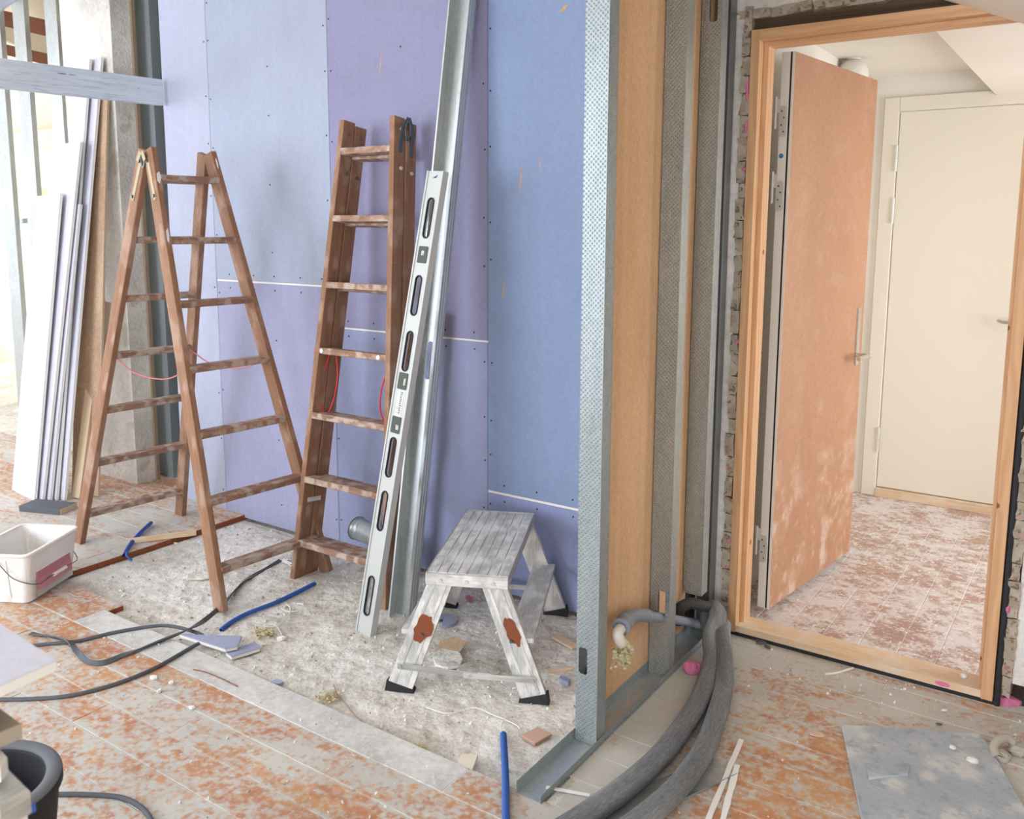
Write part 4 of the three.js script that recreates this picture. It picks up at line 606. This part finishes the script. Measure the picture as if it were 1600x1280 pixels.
solo('wood_chip', at(bx(.085, .010, .012, .002, 'x'), ...[-1.37, -0.012, -2.282], 0, .75, .1), M.timber, 'thin splintered stick right of the stool foot', 'wood chip');
solo('plasterboard_crumb', at(shard(.06, .035, .014, 6), ...[-1.319, -0.016, -2.225], 0, -.6, .15), scrapBlue, 'broken blue plasterboard crumb right of the stool foot', 'plasterboard');
for (const [a, l] of [[[[853, 1229], [922, 1242]], 'short white plastic strip between the floor track and the hoses']]) { const p = [[-1.076, 0.006, -1.731], [-0.969, 0.006, -1.766]], d = V3(p[1]).sub(V3(p[0])); solo('plastic_strip', at(bx(d.length(), .004, .010, .001, 'x'), (p[0][0] + p[1][0]) / 2, .004, (p[0][2] + p[1][2]) / 2, 0, Math.atan2(-d.z, d.x), 0), mat(0xf4f4f2, .7), l, 'strip'); }
{ const pr = [[[[-0.746, 0.005, -2.213], [-0.692, 0.005, -1.836]], 'longer white torn strip on the floor right of the hoses', .014], [[[-0.714, 0.005, -2.094], [-0.661, 0.005, -1.849]], 'shorter white strip lying nearest the right of the hoses', .015]]; for (const [p, l, w] of pr) { const d = V3(p[1]).sub(V3(p[0])), L = d.length(), sh = [[0, -w / 2]]; for (let i = 1; i < 9; i++) sh.push([L * i / 9, -w / 2 + rr(-.0015, .0015)]); sh.push([L, -w / 2], [L, w / 2]); for (let i = 8; i > 0; i--) sh.push([L * i / 9, w / 2 + rr(-.0015, .0015)]); sh.push([0, w / 2]); solo('plastic_strip', at(ext(poly(sh), .004, .0006).rotateX(-Math.PI / 2), p[0][0], .001, p[0][2], 0, Math.atan2(-d.z, d.x), 0), mat(0xf4f4f2, .7), l, 'strip'); } }
solo('foam_piece', at(lump(.06, .04, .05, 3, .45, 2), ...[-1.006, 0.012, -2.495], 0, .5, 0), M.pinkFoam, 'pink foam lump on the floor between the track and the hoses', 'foam');
solo('foam_piece', at(lump(.05, .012, .022, 3, .5, 6), ...[-1.943, -0.014, -2.559], 0, -.5, 0), M.pinkFoam, 'small pink foam bit on the bed behind the step stool', 'foam');
solo('foam_piece', at(lump(.085, .035, .06, 3, .4, 8), ...[-0.168, 0.008, -2.862], 0, .3, 0), M.pinkFoam, 'pink foam lump at the foot of the right door jamb', 'foam');
for (const [u, l, s] of [[[-2.35, -0.012, -1.911], 'yellow wool tuft beside the plasterboard scraps', .05], [[-1.854, -0.012, -1.734], 'brownish wool tuft on the bed at the edge of the grey board', .045], [[-1.459, -0.01, -1.693], 'small wool tuft near the middle of the grey board edge', .03], [[-3.912, 0.03, -2.718], 'wool tuft at the foot of the blue wall behind the open ladder', .075]]) {
  const gs = woolTuft([u[0], u[1] + s * .12, u[2]], s, s * .22, s * .8, 45); solo('wool_tuft', gs, M.wool, l, 'insulation'); }
solo('plaster_chip', at(shard(.035, .02, .01, 6), ...[-2.269, -0.014, -1.915], 0, .6, .2), M.white, 'white curled plaster chip under the white string', 'chip');
solo('paper_strip', tube([[-0.656, 0.004, -2.713], [-0.631, 0.004, -2.739], [-0.61, 0.004, -2.774], [-0.593, 0.004, -2.806]], .006, 20, 4).scale(1, .6, 1), M.white, 'curved white paper strip before the door sill', 'paper');
{ const p = tube([[-0.153, 0.01, -2.508], [-0.167, 0.02, -2.538], [-0.16, 0.03, -2.564], [-0.142, 0.03, -2.587], [-0.127, 0.02, -2.595]], .012, 30, 7); solo('plaster_lump', [p, at(lump(.05, .03, .05, 2, .5, 3), ...[-0.152, 0.006, -2.533]), at(lump(.05, .03, .06, 2, .5, 5), ...[-0.112, 0.006, -2.589])], mat(0xb5b0a4, .95), 'curled lump of grey plaster right of the slate sheet', 'plaster'); }
// broken pieces of the old under-floor on the bed
for (const [u, w, d, a, rx, l] of [[[-2.957, -0.012, -2.111], .2, .09, .5, .05, 'broken dusty floor fragment beside the front leg of the open ladder'], [[-2.93, -0.012, -2.229], .12, .04, .5, .08, 'narrow dusty fragment with a dark raised edge left of the flat cable'], [[-1.716, -0.014, -2.134], .17, .12, -.3, .05, 'cracked dusty fragment between the front legs of the stool'], [[-1.589, -0.014, -2.129], .15, .10, .5, -.05, 'dusty fragment with a broken corner behind the stool brace'], [[-1.34, -0.012, -1.751], .0, 0, 0, 0, ''], [[-2.34, -0.014, -2.588], .10, .04, -.4, .05, 'small dusty fragment behind the leaning steel channel']])
  if (w) solo('floor_fragment', at(shard(w, d, .006, 9, .45), ...u, rx, a, rx * .6), M.dust, l, 'fragment');
for (const [u, s, a, l] of [[[-2.368, 0.002, -1.493], .022, .2, 'oblong white chip on the boards below the looped cable'], [[-2.295, 0.002, -1.506], .014, 1, 'smallest white chip of the pair under the looped cable'], [[-2.282, 0.002, -1.456], .014, 2, 'white chip with a thread left of the grey board'], [[-2.122, 0.002, -1.454], .014, .4, 'flat white chip on the bare boards before the grey board'], [[-2.045, -0.01, -1.707], .03, .5, 'pale blue chip against the edge of the grey board']]) solo('plaster_chip', at(shard(s * 1.5, s, .006, 6), ...u, 0, a, 0), s === .03 ? scrapBlue : mat(0xecebe6, .9), l, 'chip');
solo('twig', tube([[-2.311, 0.004, -1.596], [-2.268, 0.004, -1.607], [-2.194, 0.004, -1.61], [-2.109, 0.004, -1.608]], .0016, 20, 5), M.floorSide, 'thin dark splinter lying across the grey board', 'splinter');
solo('wire', tube([[-1.897, -0.01, -1.8], [-1.846, -0.01, -1.766], [-1.787, -0.01, -1.742], [-1.731, -0.01, -1.717], [-1.671, 0, -1.69]], .0018, 24, 5), mat(0xb08a7c, .8), 'thin reddish wire reaching onto the grey board', 'wire');
// grey sheet, lower right, and what lies on it
{
  const t = thing('grey_sheet', 'grey stained sheet of roofing slate lying on the floor in the lower right corner', 'sheet');
  part('sheet', flatPoly([[-0.536, 0.008, -2.437], [-0.451, 0.008, -2.48], [-0.36, 0.008, -2.528], [-0.21, 0.008, -2.609], [-0.178, 0.008, -2.554], [-0.079, 0.008, -2.32], [-0.037, 0.008, -2.191], [-0.358, 0.008, -1.957]], .001, .007, .0015), M.slate, t);
}
solo('mortar_flake', flatPoly([[-0.433, 0.012, -2.272], [-0.401, 0.012, -2.291], [-0.351, 0.012, -2.339], [-0.337, 0.012, -2.319], [-0.335, 0.012, -2.288], [-0.391, 0.012, -2.236], [-0.414, 0.012, -2.214]], .0085, .006, .001), M.slate, 'thin grey mortar flake lying on the slate sheet', 'mortar');
solo('stone', at(lump(.018, .012, .016, 1, .3, 3), ...[-0.26, 0.012, -2.489]), M.gypsum, 'smaller pale stone near the top edge of the slate sheet', 'stone');
solo('stone', at(lump(.032, .016, .022, 1, .35, 4), ...[-0.208, 0.013, -2.453]), M.gypsum, 'larger pale stone near the right edge of the slate sheet', 'stone');
solo('stone', at(lump(.022, .016, .018, 1, .35, 7), ...[-0.285, 0.04, -2.874]), M.gypsum, 'pale stone on the door sill beside the right jamb', 'stone');
for (const [u, l, s] of [[[-0.582, 0.003, -2.357], 'round pale paint flake on the floor left of the slate sheet', .05], [[-0.311, 0.003, -2.607], 'dark flake on the floor behind the slate sheet', .02]]) solo('paint_flake', at(shard(s, s * .5, .002, 9), ...u, 0, .4, 0), s > .03 ? mat(0xd8c2b0, .9) : M.darkStain, l, 'flake');
for (const [u, w, a, l] of [[[-0.892, 0.003, -2.797], .035, .2, 'long dark slate splinter left of the door sill'], [[-0.864, 0.004, -2.786], .04, -.5, 'curved dark slate splinter before the door sill'], [[-0.896, 0.003, -2.811], .045, -.1, 'broad dark slate splinter close under the door sill']]) solo('slate_splinter', at(shard(w, .012, .004, 6), ...u, .1, a, .08), M.darkStain, l, 'splinter');
// steel duct piece behind the folded ladder, propped on a timber offcut
{
  const t = thing('duct_piece', 'short galvanised duct piece with rolled rim behind the folded ladder', 'duct', [-2.545, .14, -2.572]); t.rotation.set(0, -.12, -.06);
  const pr = [[.045, 0], [.048, .003], [.048, .012], [.044, .015], [.044, .03], [.047, .034], [.047, .04], [.044, .044], [.044, .25]].map(([r, x]) => new THREE.Vector2(r, x));
  part('duct', uvm(new THREE.LatheGeometry(pr, 32), 'y').rotateZ(-Math.PI / 2), M.steel, t); part('rim', at(new THREE.TorusGeometry(.0475, .003, 8, 32), .002, 0, 0, 0, Math.PI / 2, 0), M.iron, t);
  solo('timber_offcut', span(-2.44, -2.35, -.024, .094, -2.63, -2.53, .004, 'x'), M.timber, 'timber offcut propping up the duct piece', 'timber');
}
// crumbs: nobody could count them
{
  const N = 2600, g = new THREE.DodecahedronGeometry(1, 0), m = new THREE.InstancedMesh(g, M.crumbs, N), q = new THREE.Object3D(), c = new THREE.Color(); m.name = 'crumbs';
  for (let i = 0; i < N; i++) {
    let x, z, y, s = .0012 + .0035 * Math.pow(rnd(), 3); const k = rnd();
    if (k < .62) { x = rr(RX0 + .02, RX1 - .01); z = rr(RZ0 + .02, RZ1 - .01); y = bedHeight(x, z); s *= 1.25; } else if (k < .72) { x = rr(-1.0, 1.0); z = rr(-2.8, -2.6); y = 0; } else if (k < .9) { x = rr(-3.2, -.1); z = rr(-1.66, -1.0); y = 0; } else { x = rr(-1.02, -.1); z = rr(-2.8, -1.2); y = 0; }
    q.position.set(x, y + s * .3, z); q.rotation.set(rr(0, 6), rr(0, 6), rr(0, 6)); q.scale.set(s * rr(.8, 2.2), s * rr(.4, .8), s * rr(.7, 1.2)); q.updateMatrix(); m.setMatrixAt(i, q.matrix);
    const b = rnd(); m.setColorAt(i, b < .72 ? c.setRGB(.72 + .15 * b, .70 + .15 * b, .66 + .15 * b) : b < .9 ? c.setRGB(.42, .38, .32) : c.setRGB(.5, .36, .25));
  }
  m.castShadow = m.receiveShadow = true; m.userData = { label: 'crumbs of plaster and mortar scattered over bed and boards', category: 'rubble', kind: 'stuff' }; scene.add(m);
}
// ---------------------------------------------------------------- lower left corner, close to the camera
{
  const TY = .838, top = [[-1.097, 0.838, -0.556], [-1.266, 0.838, -0.567], [-1.309, 0.838, -0.455], [-1.097, 0.838, -0.441], [-1.091, 0.838, -0.483]];
  const t = thing('plasterboard_offcut', 'bluish white plasterboard offcut on top of the stack in the lower left corner', 'plasterboard'); part('face', flatPoly(top, TY - .002, .002, .0004), shBlue, t); part('core', flatPoly(top, TY - .015, .013, .0006), M.core, t);
  part('torn_corner', at(lump(.02, .012, .015, 2, .5, 3), ...[-1.125, 0.815, -0.528]), M.rubble, t);
  const mid = [[-1.108, 0.765, -0.512], [-1.17, 0.765, -0.515], [-1.23, 0.765, -0.433], [-1.109, 0.765, -0.441], [-1.109, 0.765, -0.486]];
  solo('board_offcut', flatPoly(mid, .747, .018, .001), mat(0xa59a8a, .9), 'dull wooden board offcut second from the top of the corner stack', 'board');
  const mid2 = [[-1.1, 0.735, -0.488], [-1.15, 0.735, -0.495], [-1.207, 0.735, -0.422], [-1.105, 0.735, -0.437], [-1.087, 0.735, -0.473]]; solo('board_offcut', flatPoly(mid2, .715, .02, .001), M.core, 'short pale board offcut in the middle of the corner stack', 'board');
  const b = [[-1.059, 0.7, -0.493], [-1.139, 0.7, -0.501], [-1.204, 0.7, -0.432], [-1.078, 0.7, -0.422], [-1.055, 0.7, -0.455]]; const tb = thing('metal_box', 'silvery metal box with a small blue sticker under the corner stack', 'box'); part('lid', flatPoly(b, .672, .028, .003), M.alu, tb); part('body', flatPoly(b.map(([x, y, z]) => [x - .012, y, z - .0]), .52, .150, .002), M.gypsum, tb);
  const p0 = V3([-1.076, 0.672, -0.506]), p1 = V3([-1.074, 0.672, -0.483]), d = p1.clone().sub(p0); part('sticker', at(bx(d.length(), .012, .0015, .0004, 'x'), (p0.x + p1.x) / 2, .668, (p0.z + p1.z) / 2, 0, Math.atan2(-d.z, d.x), 0), M.blue, tb);
  const bl = thing('trestle', 'plain wooden trestle top carrying the corner stack', 'trestle'); const c0 = b[0]; part('top', span(c0[0] - .42, c0[0] - .02, .50, .5195, c0[2] - .06, c0[2] + .30, .003, 'x'), M.timber, bl); for (const [dx, dz] of [[-.4, -.04], [-.4, .26], [-.04, .26], [-.06, -.04]]) part('leg', span(c0[0] + dx - .02, c0[0] + dx + .02, 0, .50, c0[2] + dz - .02 + .03, c0[2] + dz + .02 + .03, .003, 'y'), M.timber, bl);
  for (const [y0, y1, dx] of [[.7005, .7145, .09], [.7355, .7465, .09], [.7655, .8225, .05]]) part('packer', span(c0[0] - .2, c0[0] - dx, y0, y1, c0[2] + .01, c0[2] + .10, .002, 'x'), M.timber, bl);
}
{
  const c = [-1.716, 0.34, -0.697], t = thing('rubber_bucket', 'black rubber builder\'s bucket at the lower left corner beside the box', 'bucket', [c[0], 0, c[2]]);
  const pr = [[.001, .004], [.10, .004], [.104, 0], [.108, .004], [.145, .315], [.152, .32], [.152, .335], [.146, .34], [.125, .338], [.121, .33], [.098, .02], [.001, .016]].map(([r, y]) => new THREE.Vector2(r, y)); part('tub', new THREE.LatheGeometry(pr, 48), M.rubber, t);
  part('rim', at(new THREE.TorusGeometry(.137, .0145, 10, 48).scale(1, 1, .5), 0, .338, 0, Math.PI / 2), mat(0x6a6e74, .75), t);
}
scene.traverse((o) => { if (o.isLight) o.castShadow = true; });
renderer.render(scene, camera);
